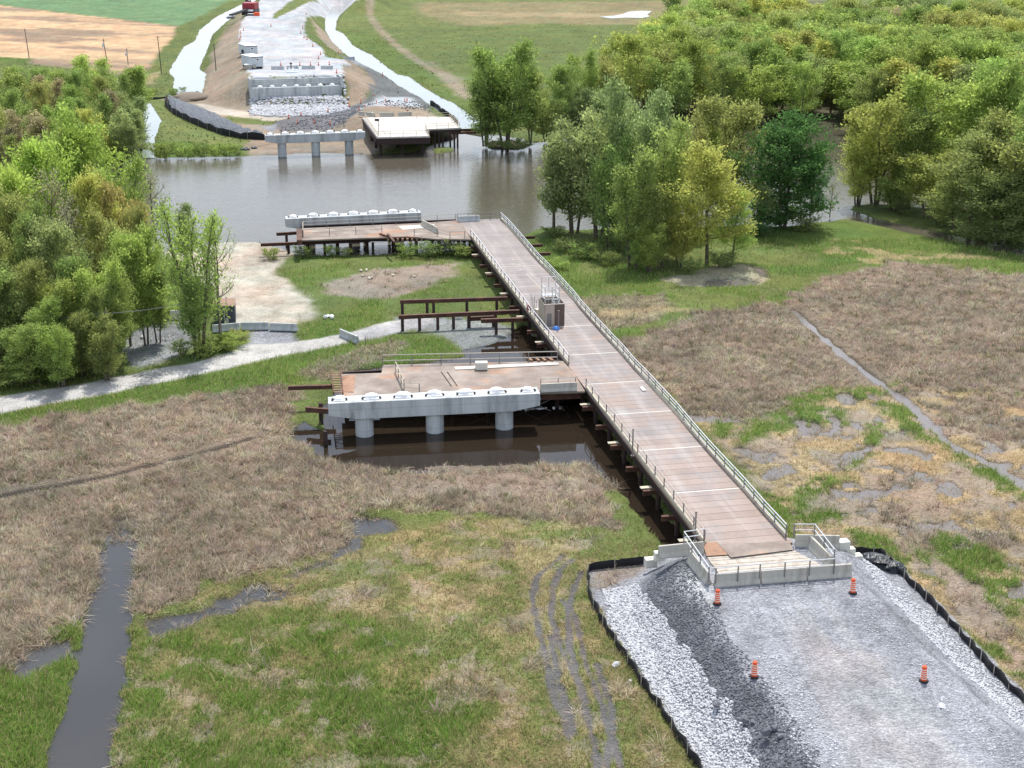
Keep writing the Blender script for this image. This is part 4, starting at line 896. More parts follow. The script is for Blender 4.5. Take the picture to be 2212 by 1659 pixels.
# near platform behind the nearest pier
og = P3(980, 820, 0)
OUT1 = [(737, 857), (734, 808), (824, 805.5), (827, 788), (1216, 779.5), (1240, 806), (1264, 845), (1168, 848)]
t1, p1 = platform('work_platform', 'rusty steel work platform joining the left side of the trestle behind the nearest pier', OUT1, 2.885, 'deck2', og)
for fy in (.12, .5, .9):
    a, b = lerp(P3(737, 857, 2.2), P3(734, 808, 2.2), fy), lerp(P3(1246, 845, 2.2), P3(1205, 781, 2.2), fy)
    m = MB(); m.ibeam((a[0] + .3, a[1], 2.28), (b[0], b[1], 2.28), .35, .8); shift(m, og).build('girder', 'rust_dark', t1)
a, b = P3(1170, 849.5, 2.5), P3(1249, 846.5, 2.5); m = MB(); m.beam((a[0], a[1], 2.25), (b[0] + .3, b[1], 2.25), .12, .95); shift(m, og).build('fascia', 'rust', t1)
sp = []
for fx in (.02, .17, .32, .47, .62, .77, .92):
    for fy in (.05, .5, .92):
        q = lerp(lerp(P3(737, 857, 1.9), P3(1246, 845, 1.9), fx), lerp(P3(734, 808, 1.9), P3(1205, 781, 1.9), fx), fy); sp.append((q[0], q[1], 1.9, 0))
pile_row(t1, og, sp)
for fx in (.02, .17, .32, .47, .62, .77, .92):
    a, b = lerp(P3(737, 857, 1.7), P3(1246, 845, 1.7), fx), lerp(P3(734, 808, 1.7), P3(1205, 781, 1.7), fx); m = MB(); m.beam((a[0], a[1], 1.68), (b[0], b[1], 1.68), .3, .38); shift(m, og).build('cap_beam', 'rust_dark', t1)
brm = MB()
for i in range(3):
    a, b = P3(1010 + i * 62, 862, 1.5), P3(1066 + i * 62, 860, 1.5); brm.tube((a[0], a[1], 1.4), (b[0], b[1], .1), .05, n=6); brm.tube((a[0], a[1], .1), (b[0], b[1], 1.4), .05, n=6)
shift(brm, og).build('bracing', 'post', t1)
railing(t1, og, [P3(827, 789, 2.9), P3(1204, 781, 2.9)], 3.4, 1.15, (1.0, .45), 'railgrey', r=.06)
railing(t1, og, [P3(855, 803, 2.9), P3(873, 842, 2.9)], 2.2, 1.1, (1.0, .5), 'kerb', r=.05)
railing(t1, og, [P3(1168, 841, 2.9), P3(1243, 837, 2.9)], 1.5, 1.1, (1.0, .5), 'railgrey')
railing(t1, og, [P3(873, 846, 2.9), P3(906, 849, 2.9)], 1.5, 1.0, (1.0, .5), 'kerb')
m = MB(); a, b = P3(982, 796, 2.93), P3(1206, 785, 2.93); m.beam((a[0], a[1], 2.94), (b[0], b[1], 2.94), 1.0, .07); shift(m, og).build('walkway_strip', 'deck_pale', t1)
m = MB(); a, b = P3(735, 851, 2.93), P3(772, 811, 2.93); m.prism(WP([(737, 846), (740, 811), (768, 810), (764, 847)], 2.93), 2.9, 2.925); shift(m, og).build('rust_plate', 'rust_bright', t1)
m = MB()
for u in (953, 966): 
    a, b = P3(u, 803, 2.91), P3(u + 22, 834, 2.91); m.beam((a[0], a[1], 2.91), (b[0], b[1], 2.91), .10, .03)
shift(m, og).build('seam', 'rust_dark', t1)
for (x0, x1, u) in ((0, 0, 0), (0, 0, 16), (0, 0, 30), (0, 0, 45)):
    a, b = P3(1141 + u, 774, 3.0), P3(1149 + u, 779.5, 3.0); m = MB(); m.beam((a[0], a[1], 3.0), (b[0], b[1], 3.0), .28, .2); shift(m, og).build('stub_beam', 'rust_bright', t1)
m = MB(); a, b = P3(622, 838, 2.5), P3(722, 835, 2.5); m.ibeam((a[0], a[1], 2.5), (b[0], b[1], 2.5), .36, .42); shift(m, og).build('outrigger_beam', 'rust', t1)
m = MB(); a, b = P3(660, 884, 1.7), P3(712, 888, 1.7); m.ibeam((a[0], a[1], 1.7), (b[0], b[1], 1.7), .36, .5); shift(m, og).build('outrigger_beam', 'rust', t1)
for (u, vb, zt) in ((694.5, 921, 2.3), (704, 965, 1.45)):
    x, y = W(u, vb, -.2); m = MB(); m.box((x, y, (zt - 1.2) / 2), (.38, .38, zt + 1.2)); shift(m, og).build('post', 'rust_dark', t1)
sm = thing('steel_stair', 'rusty steel stair leaning at the left end of the near work platform', 'stair', P3(728, 850, 2.9))
so = P3(728, 850, 2.9)
for (ua, ub) in ((721, 714), (741, 736)):
    a, b = P3(ua, 851, 2.95), P3(ub, 803, 2.95); m = MB(); m.beam((a[0], a[1], 2.98), (b[0], b[1], 3.25), .1, .3); shift(m, so).build('stringer', 'rust', sm)
for k in range(8):
    a, b = P3(721.5 - k * .8, 848 - k * 4.6, 3.0), P3(740.5 - k * .6, 848 - k * 4.6, 3.0); m = MB(); m.beam((a[0], a[1], 3.05 + .03 * k), (b[0], b[1], 3.05 + .03 * k), .2, .06); shift(m, so).build('tread', 'rust_bright', sm)

# far platform on the near bank, behind pier two
og = P3(830, 500, 0); z2 = 2.88
OUT2 = [(650, 519), (653, 493), (905, 482), (992, 475.5), (1018, 517), (945, 516), (880, 510.5)]
t2, p2 = platform('work_platform', 'long rusty work platform beside the middle pier at the far end of the trestle', OUT2, z2, 'deck2', og)
for fy in (.06, .5, .95):
    a, b = lerp(P3(650, 519, 2.4), P3(653, 493, 2.4), fy), lerp(P3(1006, 517, 2.4), P3(983, 477, 2.4), fy); m = MB(); m.ibeam((a[0], a[1], 2.42), (b[0], b[1], 2.42), .35, .75); shift(m, og).build('girder', 'rust_dark', t2)
sp = []
for fx in (.04, .22, .40, .56, .70, .84, .96):
    for fy in (.05, .95):
        q = lerp(lerp(P3(650, 519, 2.0), P3(1006, 517, 2), fx), lerp(P3(653, 493, 2.), P3(983, 477, 2.), fx), fy); sp.append((q[0], q[1], 2.02, 0))
pile_row(t2, og, sp, .26)
m = MB(); a, b = P3(563, 527.5, 2.0), P3(800, 518, 2.0); m.ibeam((a[0], a[1], 1.9), (b[0], b[1], 1.9), .4, .45); shift(m, og).build('outrigger_beam', 'rust', t2)
m = MB(); a, b = P3(597, 506, 2.6), P3(645, 503, 2.6); m.ibeam((a[0], a[1], 2.6), (b[0], b[1], 2.6), .4, .45); shift(m, og).build('outrigger_beam', 'rust', t2)
for (u, vb, zt) in ((620, 534, 2.3), (624, 551, 1.6), (702, 549, 1.6), (758, 549, 1.6), (806, 546, 1.6)):
    x, y = W(u, vb, 0); m = MB(); m.box((x, y, (zt - 1) / 2), (.36, .36, zt + 1)); shift(m, og).build('post', 'rust_dark', t2)
for k in range(11):
    u = 838 + k * 10.4; a, b = P3(u, 518, 2.5), P3(u + 6, 508, 2.5); m = MB(); m.beam((a[0], a[1], 2.5), (b[0], b[1], 2.5), .3, .3); shift(m, og).build('stub_beam', 'rust_bright', t2)
for (u0, v0, u1, v1) in ((838, 506, 852, 523), (820, 505, 838, 511)):
    a, b = P3(u0, v0, 3.2), P3(u1, v1, 2.9); m = MB(); m.beam(a, b, .3, .25); shift(m, og).build('loose_beam', 'rust', t2)
m = MB(); a, b = P3(954, 531, 1.6), P3(1006, 530, 1.6); m.beam((a[0], a[1], 1.6), (b[0], b[1], 1.6), 1.0, .25); shift(m, og).build('lower_deck', 'concrete', t2)
m = MB(); m.prism(WP([(641, 519), (640, 494), (652, 493.5), (652, 519)], 3.25), 2.6, 3.25); shift(m, og).build('end_stair', 'rust', t2)
railing(t2, og, [P3(655, 494, z2), P3(905, 482.5, z2), P3(984, 477, z2)], 3.6, 1.1, (1.0, .55), 'railgrey')
railing(t2, og, [P3(655, 512, z2), P3(825, 503, z2)], 3.4, 1.1, (1.0, .55), 'railgrey')
railing(t2, og, [P3(655, 494, z2), P3(655, 512, z2)], 3, 1.1, (1.0, .55), 'kerb')
railing(t2, og, [P3(895, 510, z2), P3(945, 510, z2), P3(972, 517, z2), P3(1004, 515, z2)], 3, 1.1, (1.0, .55), 'railgrey')
m = MB(); m.prism(WP([(860, 488), (940, 484), (930, 491), (870, 496)], z2 + .012), z2, z2 + .012); shift(m, og).build('sand_patch', 'deck_pale', t2)

# platform across the river
og = P3(860, 300, 0); z3 = 4.1
t3, p3 = platform('work_platform', 'pale timber work platform on dark piles at the far river bank', [(814, 296.5), (783, 254), (888.5, 251.8), (972.5, 252.5), (995, 276), (920, 279), (928, 294)], z3, 'deck_pale', og, th=.3)
for (A_, B_, dz) in (((814, 296.5), (928, 294), 1.25), ((814, 296.5), (783, 254), .9), ((928, 294), (920, 279), 1.0), ((920, 279), (995, 276), .55), ((995, 276), (972.5, 252.5), .5)):
    a, b = P3(*A_, z3), P3(*B_, z3); m = MB(); m.beam((a[0], a[1], z3 - .3 - dz / 2), (b[0], b[1], z3 - .3 - dz / 2), .35, dz); shift(m, og).build('girder', 'rust_dark', t3)
sp = []
for fx in (.08, .5, .88):
    for fy in (.06, .35, .65):
        q = lerp(lerp(P3(814, 296.5, z3), P3(928, 294, z3), fx), lerp(P3(783, 254, z3), P3(888, 252, z3), fx), fy); sp.append((q[0], q[1], z3 - 1.5, 0))
pile_row(t3, og, sp, .3, 'rust_dark')
for (u, vt) in ((939, 279), (948, 279), (956, 278.5), (972, 278), (981, 277.5), (988, 277)):
    x, y = W(u, vt, z3); m = MB(); m.box((x, y + .4, 1.0), (.4, .4, 5)); shift(m, og).build('pile', 'rust_dark', t3)
m = MB(); a, b = P3(975, 282, 3.2), P3(1032, 279, 3.2); m.ibeam((a[0], a[1], 3.2), (b[0], b[1], 3.2), .4, .45); shift(m, og).build('outrigger_beam', 'rust', t3)
m = MB(); a, b = P3(975, 288, 3.0), P3(1035, 286, 3.0); m.ibeam((a[0], a[1], 3.0), (b[0], b[1], 3.0), .4, .45); shift(m, og).build('outrigger_beam', 'rust', t3)
railing(t3, og, [P3(788, 255, z3), P3(815, 295.5, z3), P3(927, 293, z3), P3(919, 279, z3), P3(993, 275.5, z3), P3(971, 253.5, z3), P3(900, 257, z3), P3(890, 252.5, z3)], 2.6, 1.1, (1.0, .55), 'kerb', 'kerb')
for (A_, B_) in (((784, 248), (809, 251.5)), ((819, 251.5), (852, 251)), ((859, 251), (888, 250))): pass
fl = thing('floodlight_mast', 'small floodlight mast at the left corner of the far timber platform', 'floodlight', P3(818, 293, z3))
x, y = W(818, 293, z3); zt = ztop(y, 260); m = MB(); m.tube((0, 0, 0), (0, 0, zt - z3), .07, n=6); m.build('mast', 'post', fl)
m = MB(); m.box((-.25, -.1, zt - z3 + .1), (.9, .4, .45)); m.build('lamp_head', 'dark_metal', fl)
m = MB(); m.tube((0, 0, zt - z3 - .8), (1.5, -.6, .2), .03, n=5); m.build('stay', 'post', fl)

# ------------------------------------------------------------------ steel beam frames left of the trestle
def beam_frame(label, A_, B_, z, posts, w=.42, h=.48):
    a, b = P3(*A_, z), P3(*B_, z); o = (a[0], a[1], 0); t = thing('beam_frame', label, 'beam frame', o, group='steel beams beside the trestle')
    m = MB(); m.ibeam((a[0], a[1], z - h / 2), (b[0], b[1], z - h / 2), w, h); shift(m, o).build('beam', 'rust', t)
    for f in posts:
        q = lerp(a, b, f); m = MB(); m.box((q[0], q[1], (z - h - 1) / 2), (.36, .36, z - h + 1)); shift(m, o).build('post', 'rust_dark', t)
beam_frame('rusty steel beam on posts, the farther of the two long ones beside the trestle', (864, 648), (1096, 641), 2.3, (.02, .25, .31, .62, .9))
beam_frame('rusty steel beam on closely spaced posts, the nearer long one beside the trestle', (861, 681), (1122, 669), 2.3, (.03, .17, .32, .45, .58, .8))
beam_frame('short rusty steel beam meeting the trestle just beside the near long beam', (1039, 689), (1130, 686), 2.2, (.36, .75))
beam_frame('low rusty steel beam tucked behind the shortest beam beside the trestle', (1009, 685), (1072, 682), 1.6, (.05, .9))

# ------------------------------------------------------------------ concrete barriers and blocks
PROF = [(-.3, 0), (.3, 0), (.3, .08), (.13, .36), (.09, .85), (-.09, .85), (-.13, .36), (-.3, .08)]
def barrier(A_, B_, z, label, group='concrete barriers', h=1.0, mat='barrier', tilt=0, za=None):
    a, b = W(*A_, z), W(*B_, z if za is None else za); L_ = math.dist(a, b); c = lerp(a, b, .5)
    m = MB(); m.extrude_x([(p, q * h) for p, q in PROF], -L_ / 2, L_ / 2)
    o = m.build('concrete_barrier', mat, bevel=.02); o.location = (c[0], c[1], z - .02); o.rotation_euler = (tilt, 0, math.atan2(b[1] - a[1], b[0] - a[0]))
    return tag(o, label, 'barrier', group)
EG = 'barriers closing the near bridge end'
EZ = 2.75
barrier((1422, 1204), (1519, 1194), EZ, 'weathered barrier left of the near bridge end, under the railing corner', EG, 1.15)
barrier((1490, 1214), (1530, 1262), EZ, 'slanting barrier on the left side of the timber mats', EG, 1.15)
barrier((1543, 1266), (1640, 1258), EZ, 'barrier across the ramp above the left-hand drum', EG, 1.15)
barrier((1643, 1258), (1740, 1250.5), EZ, 'middle one of the three barriers across the ramp', EG, 1.15)
barrier((1742, 1250), (1838, 1243), EZ, 'barrier across the ramp behind the right-hand drum with white bands', EG, 1.15)
barrier((1717, 1179), (1812, 1181), EZ, 'clean grey barrier right of the near bridge end', EG, 1.15)
barrier((1751, 1182), (1795, 1225), EZ, 'slanting barrier on the right side of the timber mats', EG, 1.1)
rl = thing('guard_rail', 'light pipe railing fixed on the barriers round the timber mats', 'railing', P3(1650, 1240, EZ)); ro = P3(1650, 1240, EZ)
def rp(u, v, dz=.55): p = P3(u, v, EZ); return (p[0], p[1], EZ + dz)
railing(rl, ro, [rp(1519, 1190, .6), rp(1476, 1196, .6), rp(1530, 1266, .3), rp(1545, 1269, .3), rp(1640, 1259.5, .3), rp(1800, 1248, .3)], 2.0, 1.25, (1.0, .62), 'galv', 'post', .04, 'rail_run')
railing(rl, ro, [rp(1713, 1178, .6), rp(1757, 1178, .6), rp(1800, 1226, .3)], 2.2, 1.2, (1.0, .6), 'galv', 'post', .04, 'rail_run')
BG = 'small pale concrete blocks'
def block(u, v, z, label, s=(.8, .6, .6), rz=.2, group=BG, mat='block'):
    m = MB(); m.box((0, 0, s[2] / 2), s); m.box((0, 0, s[2] + .02), (s[0] * .3, s[1] * .3, .05))
    o = m.build('concrete_block', mat, bevel=.04); o.location = (*W(u, v, z), z - .05); o.rotation_euler = (0, 0, rz); return tag(o, label, 'block', group)
block(1820, 1186, 2.3, 'white block at the end of the clean grey barrier', (.9, .8, .8)); block(1834, 1197, 1.9, 'middle white block of the three stepping down the right slope'); block(1848, 1209, 1.5, 'lowest white block stepping down the right slope', (.9, .7, .5))
block(1405, 1222, 1.0, 'pale block at the foot of the left gravel slope by the black fence', (.9, .7, .7)); block(1424, 1208, 1.7, 'pale block under the weathered barrier left of the bridge end', (.8, .6, .7))
block(1040, 796, 2.98, 'pale concrete block standing on the near work platform', (1.3, .8, .8), .05); block(990, 689, .2, 'concrete block lying on the grass behind the near long beam', (1.0, .7, .5))
o = barrier((1168, 846), (1246, 842), 2.92, 'barrier on the corner of the near work platform beside the trestle', 'barriers on the work platforms')
barrier((990, 479), (1036, 477), DZ + .02, 'barrier across the far end of the trestle deck above the river', 'barriers on the work platforms', 1.05, 'concrete')
barrier((912, 487), (945, 504), z2 + .02, 'barrier set askew in the middle of the long work platform', 'barriers on the work platforms', 1.1)
RG = 'barriers beside the gravel road'
barrier((459, 717), (518, 711.5), .4, 'barrier below the dark container beside the gravel road', RG, 1.05, 'concrete'); barrier((520, 711), (581, 710.5), .4, 'middle barrier of the row closing the sandy lot', RG, 1.05, 'concrete'); barrier((583, 712), (642, 714), .4, 'barrier at the grassy end of the row closing the sandy lot', RG, 1.05, 'concrete')
barrier((737, 725), (775, 741.5), .4, 'tilted barrier with orange marks beside the track to the beams', RG, 1.1, 'concrete', .15)
barrier((368, 690), (416, 688), .3, 'pale barrier slabs half hidden behind the roadside trees', RG, 1.4, 'block')
FG = 'barriers on the far approach'
for (A_, B_, lab) in (((655, 166), (0, 0), None),): pass
FB = [((586, 150.5), (614, 150.5), 'barrier at the end of the far road next to the trailers'), ((619.5, 149.5), (645, 149), 'barrier behind the stacked slabs on the far road'), ((652, 149.5), (681, 149.5), 'barrier in the middle of the row closing the far road'), ((693, 149.5), (720, 149.5), 'last barrier of the row at the right edge of the far road')]
for A_, B_, lab in FB: barrier(A_, B_, FAR_Z, lab, FG, 1.15, 'concrete')
barrier((735, 131), (766, 129), 1.3, 'barrier across the side ramp next to the milky ditch', FG, 1.2, 'concrete')
for A_, B_, lab in (((775, 249), (810, 253), 'barrier at the left of the pad behind the far timber platform'), ((820, 252), (852, 252), 'barrier in the middle behind the far timber platform'), ((860, 251.5), (889, 250), 'barrier at the right behind the far timber platform')): barrier(A_, B_, 4.0, lab, FG, 1.1)
k = 0
for (u, v) in ((628, 154), (636, 153), (625, 157), (637, 157), (629, 150)):
    block(u, v, FAR_Z, ['white slab at the back left of the stack on the far road', 'white slab at the back right of the stack on the far road', 'white slab at the front left of the stack on the far road', 'white slab at the front right of the stack on the far road', 'white slab against the barrier behind the stack on the far road'][k], (1.5, .8, .45), .1, 'slabs on the far road', 'roof_white'); k += 1

# ------------------------------------------------------------------ abutment across the river
a, b = np.array(W(541, 214, 1.6)), np.array(W(742, 207.5, 1.6)); d = b - a; LA = float(np.linalg.norm(d)); rzA = math.atan2(d[1], d[0])
ab = thing('bridge_abutment', 'concrete bridge abutment with stepped seat above the white riprap across the river', 'abutment', (a[0], a[1], 0), rzA)
zs = 4.35
m = MB(); m.box((LA / 2, .6, (zs + .5) / 2), (LA - 1.2, 1.2, zs - .5)); m.build('front_wall', 'concrete', ab, bevel=.04)
m = MB(); m.box((LA / 2, 2.2, (6.35 + 3) / 2), (LA - 1.2, .6, 3.35)); m.build('back_wall', 'concrete', ab, bevel=.04)
m = MB(); m.box((LA / 2, 1.45, 4.1), (LA - 1.2, .9, .5)); m.build('bearing_shelf', 'plastic_white', ab)
m = MB(); m.box((LA / 2, 1.88, 5.1), (LA - 1.3, .05, .14)); m.build('ledge', 'block', ab)
for x in (.3, LA - .3):
    m = MB(); m.box((x, 2.6, 3.6), (.6, 5.2, 6.2)); m.build('wing_wall', 'concrete', ab, bevel=.04)
for k in range(7):
    x = LA / 2 + (k - 3) * 3.15
    m = MB(); m.box((x, 1.2, zs + .06), (1.3, 1.0, .12)); s_ = m.build('bearing_seat', 'plastic_white', ab)
    m = MB(); m.dome((x, 1.2, zs + .12), .7, .55, .45, n=12, k=4, seed=k + 20); m.build('wrap', 'plastic_white', s_, smooth=True)
for x, w_ in ((3.4, 2.6), (LA - 4, 2.8)):
    m = MB(); m.dome((0, 0, 0), w_, 1.6, .9, n=16, k=4, seed=int(x)); o = m.build('gravel_pile', 'stone_white', smooth=True)
    q = a + d / LA * x + np.array([-d[1], d[0]]) / LA * 4.2; o.location = (q[0], q[1], FAR_Z - .1)
    tag(o, 'low gravel pile behind the %s of the abutment' % ('trailer end' if x < 10 else 'ramp end'), 'gravel pile', 'gravel piles behind the abutment')
# block wall of the far platform pad
wl_ = thing('retaining_wall', 'stepped grey block wall under the left edge of the far timber platform', 'retaining wall', P3(770, 280, 0)); o_ = P3(770, 280, 0)
for i, (u0, u1, zz) in enumerate(((752, 800, .6), (758, 798, 1.5), (764, 795, 2.4), (772, 792, 3.2))):
    p, q = P3(u0, 289, .5), P3(u1 + 12, 272, .5); m = MB(); f = i * .17; p2 = lerp(p, q, f)
    m.beam((p2[0], p2[1], zz), (q[0], q[1], zz), 1.0, .86); shift(m, o_).build('block_course', 'concrete', wl_)

# ------------------------------------------------------------------ site trailers
def trailer(A_, B_, label, depth, h, z=FAR_Z):
    a, b = np.array(W(*A_, z)), np.array(W(*B_, z)); d = b - a; w_ = float(np.linalg.norm(d)); t = thing('site_trailer', label, 'trailer', (a[0], a[1], z), math.atan2(d[1], d[0]) + .02, 'site trailers')
    m = MB(); m.box((w_ / 2, depth / 2, .55 + h / 2), (w_, depth, h)); m.build('body', 'siding', t)
    m = MB(); m.box((w_ / 2, depth / 2, .55 + h + .07), (w_ + .25, depth + .3, .14)); m.build('roof', 'roof_white', t)
    m = MB(); m.box((w_ / 2, -.03, .55 + h - .1), (w_ + .1, .06, .18)); m.build('eave_trim', 'ply_dark', t)
    m = MB(); m.box((w_ * .52, -.03, .55 + h * .72), (.95, .06, .75)); f = m.build('window', 'roof_white', t); m = MB(); m.box((w_ * .52, -.07, .55 + h * .72), (.6, .03, .45)); m.build('pane', 'glass', f)
    m = MB(); m.box((w_ / 2, depth / 2, .28), (w_ - .4, depth - .4, .55)); m.build('undercarriage', 'black', t)
    for yy in (depth * .4, depth * .55):
        for xx in (.15, w_ - .15): m = MB(); m.tube((xx - .12, yy, .4), (xx + .12, yy, .4), .4, n=12); m.build('wheel', 'black', t)
    m = MB()
    for k in range(3): m.box((w_ + .5, depth * .3 - .3 * k, .55 - .17 * k), (.9, .3, .06))
    m.box((w_ + .5, depth * .5, .56), (1.0, 1.0, .06))
    for yy in (depth * .35, depth * .62): m.box((w_ + .95, yy, .8), (.06, .06, 1.4))
    m.box((w_ + .95, depth * .48, 1.45), (.06, depth * .27, .06)); m.build('steps', 'timber', t)
    m = MB(); m.box((.7, -.12, .75), (.9, .25, 1.0)); m.build('service_box', 'railgrey', t)
trailer((544.5, 149.5), (569.5, 148), 'nearer grey site trailer with white roof by the far row of barriers', 7.5, 2.75)
trailer((533, 124), (557, 123), 'farther grey site trailer with white roof, behind the other one', 9.0, 2.75)
m = MB(); m.box((0, 0, .9), (1.6, 2.2, 1.8)); m.box((0, 0, 1.85), (1.7, 2.3, .1)); m.box((-.2, -1.4, .5), (1.2, .7, 1.0)); o = m.build('storage_cabinet', 'dark_metal', bevel=.03); o.location = P3(529, 121, FAR_Z); tag(o, 'dark cabinet stack at the left side of the farther trailer', 'cabinet')
m = MB(); m.box((0, 0, .6), (2.0, 3.0, 1.2)); m.box((0, -.1, 1.25), (2.1, 3.1, .1), 0, 1); o = m.build('generator_box', ['railgrey', 'roof_white'], bevel=.03); o.location = P3(538, 148.5, FAR_Z); tag(o, 'low white-topped generator box left of the nearer trailer', 'generator')

# red crusher at the top of the road
x, y = W(532, 34, FAR_Z); rm = thing('screening_machine', 'dark red mobile screening machine with black conveyor on the far road', 'machine', (x, y, FAR_Z), -.05)
m = MB(); m.box((.6, 6, 3.6), (5.2, 8, 2.6)); m.build('hopper', 'red', rm, bevel=.15)
m = MB(); m.box((.6, 5.5, 1.9), (5.6, 9, .7)); m.box((.6, 2, 1.4), (4.6, .5, 1.1)); m.build('chassis', 'dark_metal', rm)
m = MB(); m.box((.6, .9, 2.05), (4.4, .3, .7)); m.build('bumper', 'roof_white', rm)
for s in (-1.9, 3.1): m = MB(); m.box((s, 5.5, .75), (.9, 7.5, 1.5)); m.build('track', 'black', rm, bevel=.25)
m = MB(); m.beam((.2, 2, 2.4), (-4.2, -9, .9), 1.9, .6); cv = m.build('conveyor', 'dark_metal', rm); m = MB(); m.beam((.2, 1.9, 2.75), (-4.2, -9.1, 1.25), 1.2, .06); m.build('belt', 'black', cv)
m = MB(); m.box((4.4, -.5, .7), (2.2, 1.8, 1.4)); o = m.build('fuel_bin', 'orange', bevel=.1); o.location = (x, y, FAR_Z); tag(o, 'orange bin beside the dark red machine', 'bin')
m = MB()
for k in range(7): m.rock((-5.0 + (k % 3) * .9, -11.5 - (k // 3) * 1.2, .25), .8, k)
o = m.build('spoil_heap', 'stone_dark'); o.location = (x, y, FAR_Z); tag(o, 'dark rubble heap at the foot of the black conveyor', 'rubble heap')
m = MB(); m.box((0, 0, .8), (3.0, 1.2, 1.2)); m.box((-.6, 0, 1.8), (1.2, 1.1, .9)); m.tube((-1, -.6, .4), (-1, .6, .4), .4); m.tube((1, -.6, .4), (1, .6, .4), .4); m.beam((1.2, 0, 1.2), (2.3, 0, 2.6), .15, .2)
o = m.build('loader', 'dark_metal'); o.location = P3(605, 6, 2.0); o.rotation_euler = (0, 0, .4); o.location = P3(536, 7, 1.5); tag(o, 'small dark machine above the culvert at the top of the left ditch', 'loader')

# ------------------------------------------------------------------ traffic drums and cones
def drum_mesh(parent):
    m = MB(); m.lathe([(.31, 0), (.32, .03), (.31, .09), (.26, .13), (.21, .14)], 20); b = m.build('base', 'black', parent)
    prof = []; m = MB(); bm_ = []
    rs = [(.205, .10), (.205, .30), (.197, .30), (.197, .46), (.189, .46), (.189, .62), (.181, .62), (.181, .78), (.172, .78), (.172, .93), (.165, .93), (.16, 1.08), (.13, 1.14), (.08, 1.15)]
    m.lathe(rs, 20); m.box((0, 0, 1.17), (.12, .06, .05)); body = m.build('body', 'orange', parent)
    for z, r in ((.29, .208), (.45, .2), (.61, .192), (.77, .184), (.92, .175)):
        m = MB(); m.lathe([(r, z - .035), (r + .004, z - .03), (r + .004, z + .03), (r, z + .035)], 20); m.build('band', 'reflect', body)
DL = ['orange drum on the left edge of the ramp, just below the barriers', 'orange drum with broad white bands at the top right of the ramp', 'orange drum on the left of the ramp beside the dark slope', 'orange drum low on the right side of the ramp']
d0 = thing('traffic_drum', DL[0], 'traffic drum', P3(1549, 1305, EZ), 0, 'orange drums on the near ramp'); drum_mesh(d0)
for (u, v), lab in zip(((1842, 1282), (1629, 1463), (1995, 1472)), DL[1:]):
    c = copy_tree(d0); c.location = P3(u, v, EZ); c['label'] = lab; c.rotation_euler = (0, .06 if u > 1800 else 0, random.uniform(0, 6))
m = MB(); m.lathe([(.40, 0), (.40, .1), (.26, .12)], 12, 1); m.lathe([(.24, .12), (.2, .5), (.16, 1.0), (.1, 1.3), (.03, 1.35)], 12, 0); m.lathe([(.21, .55), (.215, .6), (.20, .75), (.18, .8)], 12, 2)
cone0 = m.build('traffic_cone', ['orange', 'black', 'reflect'])
CONES = [(594, 71, 6.4, 'by the road edge below the conveyor, leftmost of four'), (589, 76, 6.4, 'second below the conveyor on the left road edge'), (587, 85, 6.4, 'third below the conveyor on the left road edge'), (586.5, 92, 6.4, 'nearest the trailers on the left road edge')]
def zcone(u, v, z, lab, s=1.05, lean=0):
    s = .78
    c = cone0.copy(); COL.objects.link(c); c.location = P3(u, v, z); c.scale = (s, s, s); c.rotation_euler = (lean, 0, 0); tag(c, lab, 'traffic cone', 'orange cones on the far bank')
def z2d(X, Y): return ((560 + X * 300 / 2212) * .8848, Y * 300 / 2212 * .8848)
CN = [(256, 552, 'cone near the conveyor on the left edge of the far road'), (205, 600, 'cone on the left road edge, below the one by the conveyor'), (205, 675, 'upper of the two close cones left of the farther trailer'), (192, 725, 'lower of the two close cones left of the farther trailer'),
      (750, 475, 'lone cone below the tip of the grass median'), (1382, 265, 'highest cone on the right road edge below the bend'), (1318, 510, 'cone at the right road edge above the brown slope'), (1288, 608, 'cone at the inward corner of the right road edge'), (1345, 680, 'left cone of the pair at the top of the brown slope'), (1398, 718, 'right cone of the pair at the top of the brown slope'),
      (1503, 840, 'cone at the foot of the brown slope by the side ramp'), (1640, 990, 'upper of the two cones at the mouth of the side ramp'), (1603, 1060, 'lower of the two cones at the mouth of the side ramp'), (1965, 968, 'cone beside the milky ditch above the side ramp barrier'), (1888, 1050, 'cone left of the side ramp barrier')]
for X, Y, lab in CN: u, v = z2d(X, Y); zcone(u, v, FAR_Z if X < 1700 else 2.2, lab)
def z5(X, Y): return (530.9 + X * .24, 115 + Y * .24)
